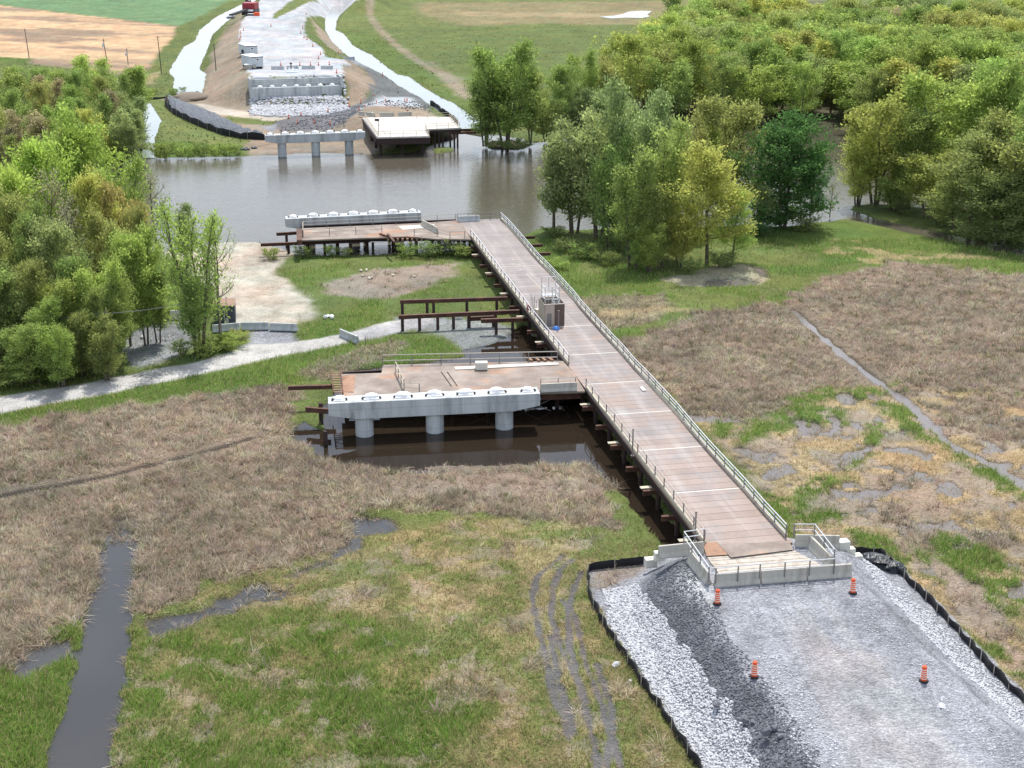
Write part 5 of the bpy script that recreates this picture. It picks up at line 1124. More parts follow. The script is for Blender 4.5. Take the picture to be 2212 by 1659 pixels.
CN2 = [(315, 112, 6.4, 'cone at the right end of the first far-road barrier'), (408, 118, 6.4, 'cone standing on the stacked white slabs'), (487, 112, 6.4, 'cone at the left end of the middle far-road barrier'), (583, 110, 6.4, 'cone at the right end of the middle far-road barrier'), (655, 110, 6.4, 'cone at the left end of the last far-road barrier'), (752, 106, 6.4, 'cone at the right end of the last far-road barrier'), (818, 180, 6.4, 'cone at the right corner behind the abutment'),
       (498, 562, 1.0, 'striped cone on top of the dark gravel blob left of the pad'), (385, 588, 1.0, 'cone at the left tip of the dark gravel'), (465, 634, .9, 'leftmost cone behind the farthest pier'), (617, 632, .9, 'second cone behind the farthest pier'), (760, 645, .9, 'third cone behind the farthest pier'), (838, 662, .9, 'cone behind the farthest pier beside the block wall'),
       (740, 532, 1.0, 'cone at the top rim of the dark gravel below the riprap'), (930, 483, 1.2, 'cone at the right foot of the riprap'), (1020, 520, 2.8, 'left cone at the head of the pad'), (1074, 506, 3.0, 'second cone at the head of the pad'), (1178, 464, 3.2, 'cone at the left top of the pad'), (1258, 446, 3.3, 'cone at the top middle of the pad'), (1152, 405, 1.2, 'lone cone on the dark ramp above the pad'), (1035, 452, 1.2, 'cone on the dark ramp beside the brown slope'),
       (1432, 444, 3.4, 'left cone of the pair at the top right of the pad'), (1452, 440, 3.4, 'right cone of the pair at the top right of the pad'), (1440, 500, 3.5, 'upper fallen cone on the right edge of the pad'), (1458, 520, 3.5, 'lower fallen cone on the right edge of the pad'), (1112, 296, 1.2, 'cone at the tip of the brown slope'), (1230, 203, 1.2, 'cone on the dark ramp beside the milky ditch')]
for i, (X, Y, z, lab) in enumerate(CN2): u, v = z5(X, Y); zcone(u, v, z, lab, 1.2 if i not in (7, 8) else 1.1, .0 if 'fallen' not in lab else 1.2)
bpy.data.objects.remove(cone0)
m = MB(); m.box((0, 0, 1.0), (.25, .2, 2.0)); m.box((0, 0, 1.9), (.6, .5, .4)); m.box((0, 0, .1), (.9, .9, .2)); o = m.build('signal_post', 'dark_metal'); o.location = P3(629, 152, FAR_Z); tag(o, 'dark signal post rising from the stacked slabs on the far road', 'signal post')

# ------------------------------------------------------------------ silt fences and plastic sheet
def fence(label, pts, z, h, stake=2.2, lean=0):
    w = WP(pts, z); o = (w[0][0], w[0][1], 0); t = thing('silt_fence', label, 'silt fence', o)
    dens = []
    for p, q in zip(w[:-1], w[1:]):
        n = max(1, int(math.dist(p, q) / .45)); dens += [lerp(p, q, i / n) for i in range(n)]
    dens.append(w[-1]); rr = random.Random(len(pts)); P = np.array(dens); m = MB(); vs = []; fs = []
    X, Y = P[:, 0], P[:, 1]; _, zz = classify(X, Y); ph = 0
    for i, (x, y) in enumerate(dens):
        wv = .10 * math.sin(i * 1.3) + rr.uniform(-.05, .05); top = h * (.93 + .10 * math.sin(i * .31) + .10 * abs(math.sin(i * .45 * math.pi / stake)) + rr.uniform(-.05, .05)); zb = max(-.1, float(zz[i])) - .15
        for (dx, hh) in ((-.03, 0), (-.03 + wv * .6, top * .5), (wv, top), (wv + .04, top), (.03 + wv * .6, top * .5), (.03, 0)): vs.append((x + dx, y + wv * .3 * hh / max(h, .1), zb + hh))
        if i: fs += [((i - 1) * 6 + k, i * 6 + k, i * 6 + k + 1, (i - 1) * 6 + k + 1) for k in range(5)]
    m.add(vs, fs); shift(m, o).build('fabric', 'fabric', t, smooth=True)
    acc = 0; proto = None
    for i in range(1, len(dens)):
        acc += math.dist(dens[i - 1], dens[i])
        if acc > stake:
            acc = 0; x, y = dens[i]; zb = float(zz[i])
            if proto is None:
                s = MB(); s.box((0, 0, h * .55), (.05, .05, h * 1.3)); proto = s.build('stake', 'timber', t); proto.location = (x - o[0] - .1, y - o[1] - .07, zb)
            else: copy_part(proto, t, (x - o[0] - .1, y - o[1] - .07, zb))
fence('black silt fence along the left foot of the near ramp beside the wheel ruts', [(1402, 1222), (1270, 1236), (1272, 1292), (1300, 1348), (1340, 1408), (1382, 1476), (1421, 1529), (1470, 1608), (1512, 1670), (1600, 1810)], .2, .8, 2.6)
fence('black silt fence with pale stakes along the right foot of the near ramp', [(1832, 1200), (1902, 1206), (1920, 1228), (1920, 1222), (1990, 1290), (2062, 1364), (2132, 1446), (2214, 1526), (2300, 1604), (2450, 1740)], .2, .78, 1.7)
fence('long black silt fence curving below the plastic sheet on the far bank', [(362, 215), (357, 228), (375, 245), (400, 258), (440, 275), (480, 290), (520, 298), (572, 301)], .4, 1.6, 6)
fence('low black silt fence crossing the grass left of the plastic sheet', [(305, 216), (330, 214), (358, 211)], .4, .7, 6)
fence('black silt fence between the milky ditch and the far timber platform', [(929, 224), (945, 231), (955, 245), (975, 253), (990, 268)], .4, 1.5, 5)
m = MB(); tp = thing('plastic_sheet', 'wrinkled black plastic sheet over a spoil bank across the river', 'plastic sheet', P3(440, 260, 0)); o_ = P3(440, 260, 0)
A_ = [(365, 213), (385, 222), (405, 230), (430, 238), (460, 250), (490, 265), (520, 281), (545, 289), (568, 293)]; B_ = [(363, 228), (380, 242), (405, 254), (432, 264), (460, 273), (488, 285), (515, 293), (545, 297), (570, 299)]
vs = []; rr = random.Random(3); NS = 70; NT = 8
for i in range(NS):
    f = i / (NS - 1) * (len(A_) - 1); j = min(int(f), len(A_) - 2); e = f - j; p = lerp(P3(*A_[j], .4), P3(*A_[j + 1], .4), e); q = lerp(P3(*B_[j], .4), P3(*B_[j + 1], .4), e)
    for k in range(NT):
        g = k / (NT - 1); r_ = lerp(p, q, g); vs.append((r_[0] + rr.uniform(-.15, .15), r_[1], 1.35 - 1.0 * g + .25 * math.sin(math.pi * g) + .12 * math.sin(i * .9) + rr.uniform(-.09, .09)))
m.add(vs, [(i * NT + k, (i + 1) * NT + k, (i + 1) * NT + k + 1, i * NT + k + 1) for i in range(NS - 1) for k in range(NT - 1)]); shift(m, o_).build('sheet', 'tarp', tp)
m = MB()
pass
m = MB(); m.dome((0, 0, 0), 5.0, 6, 1.7, n=18, k=5, seed=9); o = m.build('soil_heap', 'stone_dark', smooth=True); o.location = P3(412, 213, .3); o.data.materials[0] = simple_mat('brown_soil', (.17, .14, .11), .3, 1.2, .95); tag(o, 'brown soil heap at the upper end of the black plastic sheet', 'soil heap')
m = MB(); m.tube((-.2, 0, .8), (.8, -2.5, .5), .75, n=16); m.tube((.8, -2.52, .5), (.8, -2.54, .5), .6, n=16, mi=1); o = m.build('culvert_pipe', ['dark_metal', 'black']); o.location = P3(428, 209, .2); tag(o, 'dark culvert pipe end at the bottom of the left milky ditch', 'pipe')  # black disc paints the shade inside the pipe mouth
# plastic-covered bundle at the right of the near ramp
m = MB(); m.dome((0, 0, 0), 1.6, .9, .9, rot=-.5, n=14, k=5, jit=.2, seed=5); m.dome((1.2, -1.0, 0), .9, .7, .7, n=12, k=4, jit=.25, seed=8); o = m.build('covered_bundle', 'tarp'); o.location = P3(1892, 1218, .4); tag(o, 'grey plastic covered bundle inside the corner of the right silt fence', 'bundle')
rngb = random.Random(12)
for (u, v, n, r, lab) in ((1785, 1590, 0, 0, ''),): pass
def rockpile(u, v, z, n, r, lab, mat='stone_dark', spread=1.0):
    m = MB()
    for k in range(n): m.rock((rngb.uniform(-1, 1) * spread, rngb.uniform(-.6, .6) * spread, r * .3), r * rngb.uniform(.6, 1.2), rngb.randint(0, 999))
    o = m.build('boulder' if n == 1 else 'rock_cluster', mat); o.location = P3(u, v, z); tag(o, lab, 'boulder' if n == 1 else 'rocks')
rockpile(1578, 1470, 1.9, 3, .42, 'dark boulders on the left slope beside the left lower drum', spread=.5)
rockpile(1560, 1525, 1.5, 2, .3, 'two small dark rocks on the left slope below the lower drum', spread=.4)
rockpile(1672, 1585, 2.4, 6, .33, 'cluster of dark broken rocks on the left edge of the ramp near the bottom', spread=.8)
rockpile(1625, 1560, 2.0, 2, .3, 'pair of grey rocks on the dark slope above the rock cluster', spread=.6)
rockpile(2058, 1523, 2.6, 1, .4, 'single pale boulder at the right shoulder of the ramp', 'stone_white')
rockpile(1338, 1437, .2, 1, .35, 'round pale boulder on the grass left of the black silt fence', 'stone_white')
rockpile(1362, 1478, .1, 2, .3, 'flat grey stones in the wet grass left of the silt fence', 'stone_white', .5)
rockpile(712, 686, .3, 6, .45, 'heap of white rubble in the grass near the sandy lot', 'plastic_white', .9)
rockpile(330, 730, .4, 9, .22, 'scattered white stones on the little gravel lot', 'stone_white', 2.5)
rockpile(862, 233, .9, 8, .9, 'broken dark slabs on the right side of the far pad', 'stone_dark', 4)
rockpile(300 + 230, 322, .3, 9, .55, 'dark boulders at the waterline left of the farthest pier', 'stone_dark', 2.5)
rockpile(830, 595, .3, 7, .35, 'bleached driftwood and rubble on the bare patch before the long platform', 'litter', 5)

# ------------------------------------------------------------------ shipping container, poles, cable
a, b = np.array(W(463, 704, .4)), np.array(W(509, 702, .4)); d = b - a; w_ = float(np.linalg.norm(d))
ct = thing('shipping_container', 'dark grey steel container with rusty roof behind the roadside barriers', 'container', (a[0], a[1], .35), math.atan2(d[1], d[0]))
m = MB(); n = 14
for i in range(n): m.box((w_ * (i + .5) / n, .05 if i % 2 else 0.02, 1.25), (w_ / n, .12, 2.4))
m.box((w_ / 2, 1.85, 1.25), (w_, 3.5, 2.44)); m.build('body', 'container', ct)
m = MB(); m.box((w_ / 2, 1.8, 2.53), (w_ + .05, 3.7, .1)); m.build('roof', 'container_roof', ct)
m = MB(); m.box((w_ * .5, -.06, 1.25), (.06, .06, 2.3)); m.build('lock_bar', 'galv', ct)
POLES = [(478.5, 752, 632, .3, 'pole', 'timber utility pole in front of the dark container', .12, 0), (249, 804, 668, .3, 'pole', 'weathered utility pole at the road edge by the small gravel lot', .12, -.05), (492, 705, 640, .4, 'post', 'thin meter mast standing against the dark container', .05, 0),
         (63, 125, 62, .3, 'pole_dark', 'leftmost utility pole standing before the tan field', .16, -.05), (234, 150, 84, .3, 'pole_dark', 'utility pole with a transformer before the tan field', .16, -.08), (277, 140, 104, .3, 'pole', 'shortest utility pole, right of the transformer pole', .16, -.02), (349, 159, 78, .3, 'pole_dark', 'tall utility pole between the tan field and the left milky ditch', .16, -.03), (467, 155, 94, 2.0, 'pole_dark', 'utility pole on the bare embankment slope right of the left milky ditch', .16, -.02)]
pole_tops = []
for u, v0, v1, z, mt, lab, r, lean in POLES:
    x, y = W(u, v0, z); zt = ztop(y, v1) - z; t = thing('utility_pole', lab, 'utility pole', (x, y, z - .1)); t.rotation_euler = (0, lean, 0)
    m = MB(); m.tube((0, 0, 0), (0, 0, zt), r, r * .7, 8); m.build('shaft', mt, t); pole_tops.append((x + lean * zt, y, zt + z))
    if 'transformer' in lab: m = MB(); m.tube((-.35, 0, zt - 2.4), (-.35, 0, zt - 1.2), .35, n=10); m.build('transformer', 'galv', t)
    if 'meter' in lab: m = MB(); m.box((.0, -.1, .9), (.35, .2, .6)); m.build('meter_box', 'railgrey', t)
    if zt > 5: m = MB(); m.box((0, 0, zt + .05), (.12, .12, .2)); m.tube((-.5, 0, zt - .35), (.5, 0, zt - .35), .05, n=6); m.build('crossarm', mt, t)
pt = pole_tops[1]
def cable(lab, p, q, sag, r=.035):
    m = MB(); n = 12; pts = [tuple(lerp(p, q, i / n)[:2]) + (lerp(p, q, i / n)[2] - sag * 4 * (i / n) * (1 - i / n),) for i in range(n + 1)]
    for s, e in zip(pts[:-1], pts[1:]): m.tube(s, e, r, n=5, cap=False)
    o = shift(m, p).build('power_cable', 'cable'); o.location = p; tag(o, lab, 'cable')
x, y = W(-60, 790, 0); cable('pale overhead cable sagging through the roadside trees', (pt[0], pt[1], pt[2] - .3), (x, y, 6.2), .8)
cable('pale overhead cable running between the two roadside poles', (pt[0], pt[1], pt[2] - .5), (pole_tops[0][0], pole_tops[0][1], pole_tops[0][2] - .4), .3)
m = MB(); m.box((0, 0, .5), (.1, .1, 1.0)); o = m.build('marker_stake', 'post'); o.location = P3(790, 745, .2); tag(o, 'dark marker stake on the grass just past the tilted barrier', 'stake')

# ================================================================== trees
def tree_proto(seed, H=15., stems=1, spread=.12, base=.18, rad=4.6, nb=13, leaves=7000, lsz=.40, up=.9, sparse=False, sig=.48, bush=False):
    rr = random.Random(seed); nr = np.random.default_rng(seed)
    tm = MB(); anch = []; adir = []
    def limb(pts, r0, r1, n=6):
        for i in range(len(pts) - 1):
            a = r0 + (r1 - r0) * i / (len(pts) - 1); b = r0 + (r1 - r0) * (i + 1) / (len(pts) - 1)
            tm.tube(pts[i], pts[i + 1], a, b, n, cap=False)
    lobes = [(rr.uniform(0, 6.28), rr.uniform(.75, 1.2)) for _ in range(5)]
    for s in range(stems):
        az = s * 2 * math.pi / max(1, stems) + rr.uniform(-.5, .5); ln = spread * (1 if stems > 1 else .5)
        hs = H * (1 if s == 0 else rr.uniform(.78, .98)); x0, y0 = (.35 * math.cos(az), .35 * math.sin(az)) if stems > 1 else (0, 0)
        pts = []; 
        for i in range(8):
            f = i / 7; o = ln * hs * f ** 1.2
            pts.append(Vector((x0 + math.cos(az) * o + rr.uniform(-.12, .12) * f * 2, y0 + math.sin(az) * o + rr.uniform(-.12, .12) * f * 2, hs * f * .97)))
        r0 = H * .0155 / (stems ** .35); limb(pts, r0, .03, 7)
        nbr = max(4, int(nb / stems ** .4))
        for k in range(nbr):
            zf = base + (.97 - base) * ((k + rr.uniform(.1, .9)) / nbr); e = min(6.999, zf * 7); i = int(e); p0 = pts[i].lerp(pts[i + 1], e - i)
            rel = (zf - base) / (1 - base); env = (math.sin(math.pi * min(1, (.18 + .80 * rel) ** .85))) ** .62
            ba = k * 2.4 + rr.uniform(-.6, .6); lob = 1
            for la, lv in lobes: lob *= 1 + (lv - 1) * max(0, math.cos(ba - la)) ** 2
            ln_b = rad * env * rr.uniform(.72, 1.1) * lob * (.72 if stems > 1 else 1)
            el = up * (.25 + .75 * rel) + rr.uniform(-.15, .2); d = Vector((math.cos(ba) * math.cos(el), math.sin(ba) * math.cos(el), math.sin(el)))
            bp = [p0]; cur = p0.copy(); dd = d.copy()
            for q in range(4):
                cur = cur + dd * ln_b / 4; bp.append(cur.copy()); dd = (dd + Vector((rr.uniform(-.15, .15), rr.uniform(-.15, .15), .14))).normalized()
            limb(bp, max(.03, r0 * .38 * (1 - .6 * rel)), .02, 5)
            for q in range(1, 5):
                for _ in range(3):
                    t = rr.uniform(0, 1); c = bp[q - 1].lerp(bp[q], t); anch.append(c); adir.append((dd + Vector((0, 0, .3))).normalized())
                for _ in range(2):
                    sd_ = (dd + Vector((rr.uniform(-1, 1), rr.uniform(-1, 1), rr.uniform(-.3, .8)))).normalized(); sl = ln_b * rr.uniform(.18, .42); e1 = bp[q] + sd_ * sl
                    if rr.random() < (1 if sparse else .5): limb([bp[q], e1], .025, .012, 4)
                    for f in (.45, .8, 1.05): anch.append(bp[q] + sd_ * sl * f); adir.append(sd_)
    A = np.array([tuple(a) for a in anch]); D = np.array([tuple(a) for a in adir]); n = leaves
    wgt = nr.gamma(1.2, 1, len(A)); idx = nr.choice(len(A), n, p=wgt / wgt.sum())
    c = A[idx] + nr.normal(0, sig, (n, 3)) * np.array([1, 1, .75])
    c[:, 2] = np.maximum(c[:, 2], .15 if bush else H * base * .55)
    ax = D[idx] + nr.normal(0, .55, (n, 3)); ax /= np.linalg.norm(ax, axis=1)[:, None]
    sd_ = np.cross(ax, nr.normal(0, 1, (n, 3))); sd_ /= np.linalg.norm(sd_, axis=1)[:, None] + 1e-9
    L_ = (lsz * nr.uniform(.55, 1.25, n))[:, None]; w_ = L_ * nr.uniform(.32, .55, n)[:, None]
    co = np.stack([c - ax * L_ / 2, c + sd_ * w_ / 2, c + ax * L_ / 2, c - sd_ * w_ / 2], 1).reshape(-1, 3)
    tone_c = nr.uniform(0, 1, len(A))[idx] * .5 + nr.uniform(0, 1, n) * .5
    me = raw_mesh('crown', co, 4, np.arange(n * 4), M['leaf'], (('tone', 'FLOAT', np.repeat(tone_c, 4)),))
    tr = bpy.data.meshes.new('trunk'); tr.from_pydata(tm.v, [], tm.f); tr.materials.append(M['bark'])
    wid = np.percentile(np.hypot(c[:, 0], c[:, 1]), 93) * 2
    return me, tr, H, float(wid)
PR = {
    'A1': tree_proto(1, stems=1, rad=5.4, nb=18, leaves=12500, up=.85), 'A2': tree_proto(2, stems=2, spread=.16, rad=5.2, nb=20, leaves=12500, up=.9),
    'A3': tree_proto(3, stems=3, spread=.2, rad=4.8, nb=22, leaves=13000, up=1.0), 'A4': tree_proto(4, stems=1, rad=5.8, nb=20, leaves=13000, base=.2, up=.75),
    'V1': tree_proto(5, stems=4, spread=.13, rad=3.2, nb=24, leaves=9500, up=1.15, base=.14), 'V2': tree_proto(6, stems=2, spread=.08, rad=3.0, nb=20, leaves=7500, up=1.1, base=.2),
    'V3': tree_proto(7, stems=1, rad=2.8, nb=18, leaves=5500, up=1.05, base=.25), 'S1': tree_proto(8, stems=1, rad=5.0, nb=18, leaves=2100, up=.95, sparse=True, lsz=.32, sig=.45), 'S2': tree_proto(9, stems=2, spread=.15, rad=4.6, nb=20, leaves=1800, up=1.0, sparse=True, lsz=.30, sig=.4),
    'W': tree_proto(10, stems=5, spread=.15, rad=2.6, nb=30, leaves=6500, up=1.2, base=.16, lsz=.32, sig=.42),
    'D': tree_proto(11, stems=2, spread=.08, rad=5.6, nb=34, leaves=17000, up=.5, base=.03, lsz=.40),
    'F1': tree_proto(21, stems=1, rad=5.4, nb=18, leaves=9500, lsz=.44, up=.85), 'F2': tree_proto(22, stems=2, spread=.15, rad=5.0, nb=18, leaves=9500, lsz=.44, up=.95),
    'F3': tree_proto(23, stems=3, spread=.17, rad=4.6, nb=20, leaves=9500, lsz=.44, up=1.05), 'F4': tree_proto(24, stems=1, rad=5.9, nb=18, leaves=9500, lsz=.44, base=.2, up=.7),
    'B1': tree_proto(31, H=3., stems=4, spread=.3, rad=1.9, nb=11, leaves=1700, lsz=.24, up=.8, base=.06, sig=.20, bush=True), 'B2': tree_proto(32, H=3., stems=5, spread=.35, rad=2.2, nb=10, leaves=1800, lsz=.24, up=.7, base=.04, sig=.22, bush=True)}
HUE = {'lime': (.168, .212, .056), 'bright': (.145, .186, .058), 'mid': (.124, .160, .056), 'dark': (.046, .096, .034), 'olive': (.150, .162, .062), 'yellow': (.194, .206, .066),
       'orange': (.184, .168, .072), 'brown': (.160, .142, .094), 'grey': (.150, .146, .112), 'sage': (.144, .174, .082), 'darkolive': (.112, .130, .054)}
HNAME = {'lime': 'lime green', 'bright': 'fresh green', 'mid': 'green', 'dark': 'deep green', 'olive': 'olive', 'yellow': 'yellow-green', 'orange': 'orange-tinted', 'brown': 'brownish', 'grey': 'greyish', 'sage': 'sage green', 'darkolive': 'dark olive'}
TR = random.Random(99)
def plant(x, y, H, wid, hue, proto, label, group=None, bush=False, z=.15):
    cm, tr, h0, w0 = PR[proto]; s = H / h0; sx = (wid / w0) if wid else s
    t = thing('bush' if bush else 'deciduous_tree', label, 'bush' if bush else 'tree', (x, y, z), TR.uniform(0, 6.28), group); t.scale = (sx, sx, s)
    a = bpy.data.objects.new('stems' if bush else 'trunk', tr); b = bpy.data.objects.new('foliage' if bush else 'crown', cm)
    for o in (a, b): COL.objects.link(o); o.parent = t
    c = HUE[hue]; k = TR.uniform(.80, 1.18); b.color = (c[0] * k * TR.uniform(.93, 1.07), c[1] * k, c[2] * k, 1); return t
def pxm(y, z): return FP / (y * cP - (z - CAM_H) * sP)
def top_tree(u, vt, H, wpx, hue, proto, label, group=None, bush=False):
    x, y = W(u, vt, H * .98); return plant(x, y, H, .95 * wpx / pxm(y, H * .6), hue, proto, label, group, bush)
def base_tree(u, vt, vb, wpx, hue, proto, label, group=None, bush=False, z=.15):
    x, y = W(u, vb, z); H = ztop(y, vt) - z; return plant(x, y, H * 1.02, 1.05 * wpx / pxm(y, H * .6), hue, proto, label, group, bush, z)
ORD = ['first', 'second', 'third', 'fourth', 'fifth', 'sixth', 'seventh', 'eighth', 'ninth', 'tenth', 'eleventh', 'twelfth', 'thirteenth', 'fourteenth', 'fifteenth', 'sixteenth', 'seventeenth', 'eighteenth', 'nineteenth', 'twentieth'] + ['%dth' % i for i in range(21, 60)]
# wood left of the bridge, between road and river
G1 = 'trees between the gravel road and the river'
LW = [(175, 293, 21, 200, 'lime', 'A4', 'tallest lime green tree of the roadside wood, rising over the river'), (70, 332, 20, 165, 'lime', 'A1', 'lime green tree left of the tallest lime one by the river'), (0, 350, 20, 160, 'lime', 'A2', 'lime green tree cut by the left picture edge above the roadside wood'), (245, 352, 18, 120, 'bright', 'A3', 'fresh green tree squeezed between the lime and the orange crowns'),
      (258, 400, 16.5, 120, 'orange', 'A3', 'orange-tinted tree at the river end of the roadside wood'), (228, 470, 15, 110, 'olive', 'A2', 'olive tree below the orange-tinted one'), (92, 392, 17.5, 150, 'grey', 'S1', 'large grey nearly leafless tree in the roadside wood'), (150, 425, 16, 110, 'grey', 'S2', 'smaller grey nearly leafless tree next to the large one'), (30, 440, 16, 120, 'olive', 'A1', 'olive tree left of the large grey one'),
      (395, 445, 9.5, 60, 'sage', 'V2', 'small sage tree between the bare-branched tree and the tall roadside one'), (12, 490, 14.5, 110, 'olive', 'A3', 'olive tree at the left picture edge halfway up the roadside wood'), (105, 500, 14, 130, 'sage', 'A1', 'sage green tree in the middle of the roadside wood'), (180, 520, 13, 110, 'sage', 'S2', 'thin sage tree showing dark stems in the middle of the roadside wood'),
      (296, 505, 14, 105, 'bright', 'A2', 'fresh green tree at the right front of the roadside wood'), (262, 525, 13, 110, 'bright', 'A1', 'fresh green tree just left of the right front one'), (330, 590, 9, 55, 'mid', 'V2', 'thin green tree over the dark gap beside the sandy lot'), (60, 565, 12, 120, 'olive', 'A2', 'broad olive tree in the left half of the roadside wood'), (132, 590, 11, 120, 'yellow', 'A3', 'yellow-green tree in the front left of the roadside wood'),
      (15, 605, 10.5, 110, 'darkolive', 'A4', 'dark olive tree at the left picture edge above the road'), (105, 645, 9, 105, 'bright', 'A2', 'fresh green tree in the front row nearest the road'), (205, 640, 9, 85, 'mid', 'A1', 'green tree in the front row left of the road pole'), (252, 618, 9.5, 85, 'mid', 'A1', 'green tree behind the road pole'), (45, 690, 7.5, 105, 'mid', 'A3', 'low green tree at the far left of the front row'), (120, 700, 7.5, 80, 'bright', 'V1', 'slim fresh green tree at the road, left of centre'), (165, 690, 7, 75, 'olive', 'A1', 'small olive tree at the road near the slim green one'), (218, 690, 7.5, 75, 'olive', 'V1', 'slim olive tree beside the road pole'), 
      (200, 400, 17, 110, 'yellow', 'A1', 'yellow-green tree between the grey and orange crowns'), (285, 450, 14.5, 90, 'olive', 'A2', 'olive tree behind the right front fresh green one'), (60, 480, 15, 120, 'mid', 'A4', 'green tree under the large grey crown'), (-60, 420, 17, 160, 'olive', 'A1', 'olive tree mostly outside the left edge of the roadside wood'), (-50, 560, 13, 140, 'mid', 'A2', 'green tree mostly outside the left edge above the road'), (160, 575, 11.5, 100, 'mid', 'A1', 'green tree in the middle of the front half of the wood'), (210, 570, 12, 100, 'bright', 'A3', 'fresh green tree behind the slim olive one')]
for q in LW: top_tree(*q, group=G1)
base_tree(340, 384, 548, 120, 'grey', 'S1', 'bare-branched tree at the water with few sage leaves, left of the beach', G1)
base_tree(432, 420, 762, 125, 'bright', 'W', 'tall many-stemmed green tree standing alone by the road in front of the sandy lot', G1)
base_tree(478, 450, 748, 85, 'bright', 'S2', 'thin leaning green tree beside the tall many-stemmed one', G1)
base_tree(425, 600, 768, 60, 'mid', 'V3', 'shorter green tree at the foot of the tall many-stemmed one', G1)
for q in [(20, 835, 780, 110, 'mid'), (75, 830, 770, 100, 'bright'), (140, 815, 765, 90, 'mid'), (190, 808, 755, 90, 'olive'), (235, 800, 750, 80, 'mid'), (395, 768, 735, 50, 'mid'), (440, 770, 730, 70, 'bright'), (490, 755, 722, 80, 'bright'), (515, 738, 715, 50, 'olive'), (350, 690, 655, 80, 'bright'), (300, 700, 655, 80, 'mid'), (250, 720, 670, 70, 'mid'), (10, 800, 740, 100, 'darkolive'), (100, 795, 735, 100, 'mid'), (165, 775, 725, 90, 'bright')]:
    i = TR.randint(0, 1)
    base_tree(q[0], q[2], q[1], q[3], q[4], ('F%d' if q[3] >= 80 else 'B%d') % (i + 1), '%s roadside bush at the %s' % (HNAME[q[4]], {20: 'far left corner', 75: 'left end', 140: 'left middle', 190: 'foot of the slim green tree', 235: 'foot of the road pole', 395: 'right rim of the little gravel lot', 440: 'foot of the tall lone tree', 490: 'grass island by the meter mast', 515: 'tip of the grass island', 350: 'back of the little gravel lot', 300: 'upper rim of the little gravel lot', 250: 'left rim of the little gravel lot', 10: 'left picture edge', 100: 'second row at the left', 165: 'second row in the middle'}[q[0]]), 'bushes along the gravel road', True)
# wood across the river on the left
G2 = 'trees of the wood across the river on the left'
UL = [(192, 122, 15, 90, 'bright', 'F3'), (130, 162, 15, 90, 'mid', 'F1'), (55, 150, 15, 90, 'bright', 'F2'), (12, 158, 15, 90, 'mid', 'F3'), (105, 170, 15, 75, 'brown', 'F2'), (240, 158, 15, 80, 'mid', 'F3'), (272, 152, 14, 55, 'bright', 'V3'), (300, 146, 14.5, 50, 'bright', 'V3'), (85, 190, 14, 80, 'olive', 'F4'), (155, 195, 14, 80, 'bright', 'F1'), (232, 200, 14, 70, 'brown', 'F2'),
      (200, 212, 14, 80, 'mid', 'F2'), (30, 205, 15, 90, 'mid', 'F1'), (125, 222, 14, 75, 'bright', 'F3'), (182, 248, 12, 70, 'yellow', 'F4'), (60, 245, 14, 90, 'brown', 'F3'), (265, 200, 13.5, 60, 'sage', 'V1'), (287, 212, 13.5, 55, 'sage', 'V2'), (252, 240, 12, 60, 'sage', 'V1'), (5, 270, 12, 80, 'brown', 'F2'), (92, 268, 12, 80, 'olive', 'F1'), (150, 262, 11.5, 70, 'mid', 'F3'), (222, 290, 8, 45, 'yellow', 'V2'), (278, 275, 9, 45, 'sage', 'V3'), (300, 240, 11.5, 45, 'sage', 'V3'), (165, 165, 15, 80, 'mid', 'F4'), (215, 175, 14.5, 70, 'olive', 'F1'), (75, 160, 15, 90, 'mid', 'F4'), (-30, 180, 15, 90, 'mid', 'F1'), (-20, 230, 15, 90, 'olive', 'F2'), (110, 300, 10, 70, 'mid', 'F4'), (40, 300, 11, 80, 'olive', 'F2'), (190, 300, 8.5, 60, 'mid', 'F1'), (250, 310, 6, 50, 'mid', 'F4')]
UL.sort(key=lambda q: q[1]); rows = [UL[i:i + 7] for i in range(0, len(UL), 7)]
RN = ['back row', 'second row from the back', 'middle row', 'second row from the water', 'row nearest the water']
for ri, row in enumerate(rows):
    row.sort(key=lambda q: q[0])
    for k, q in enumerate(row): top_tree(*q, '%s tree, %s from left, %s of the far left wood' % (HNAME[q[4]], ORD[k], RN[min(ri, 4)]), G2)
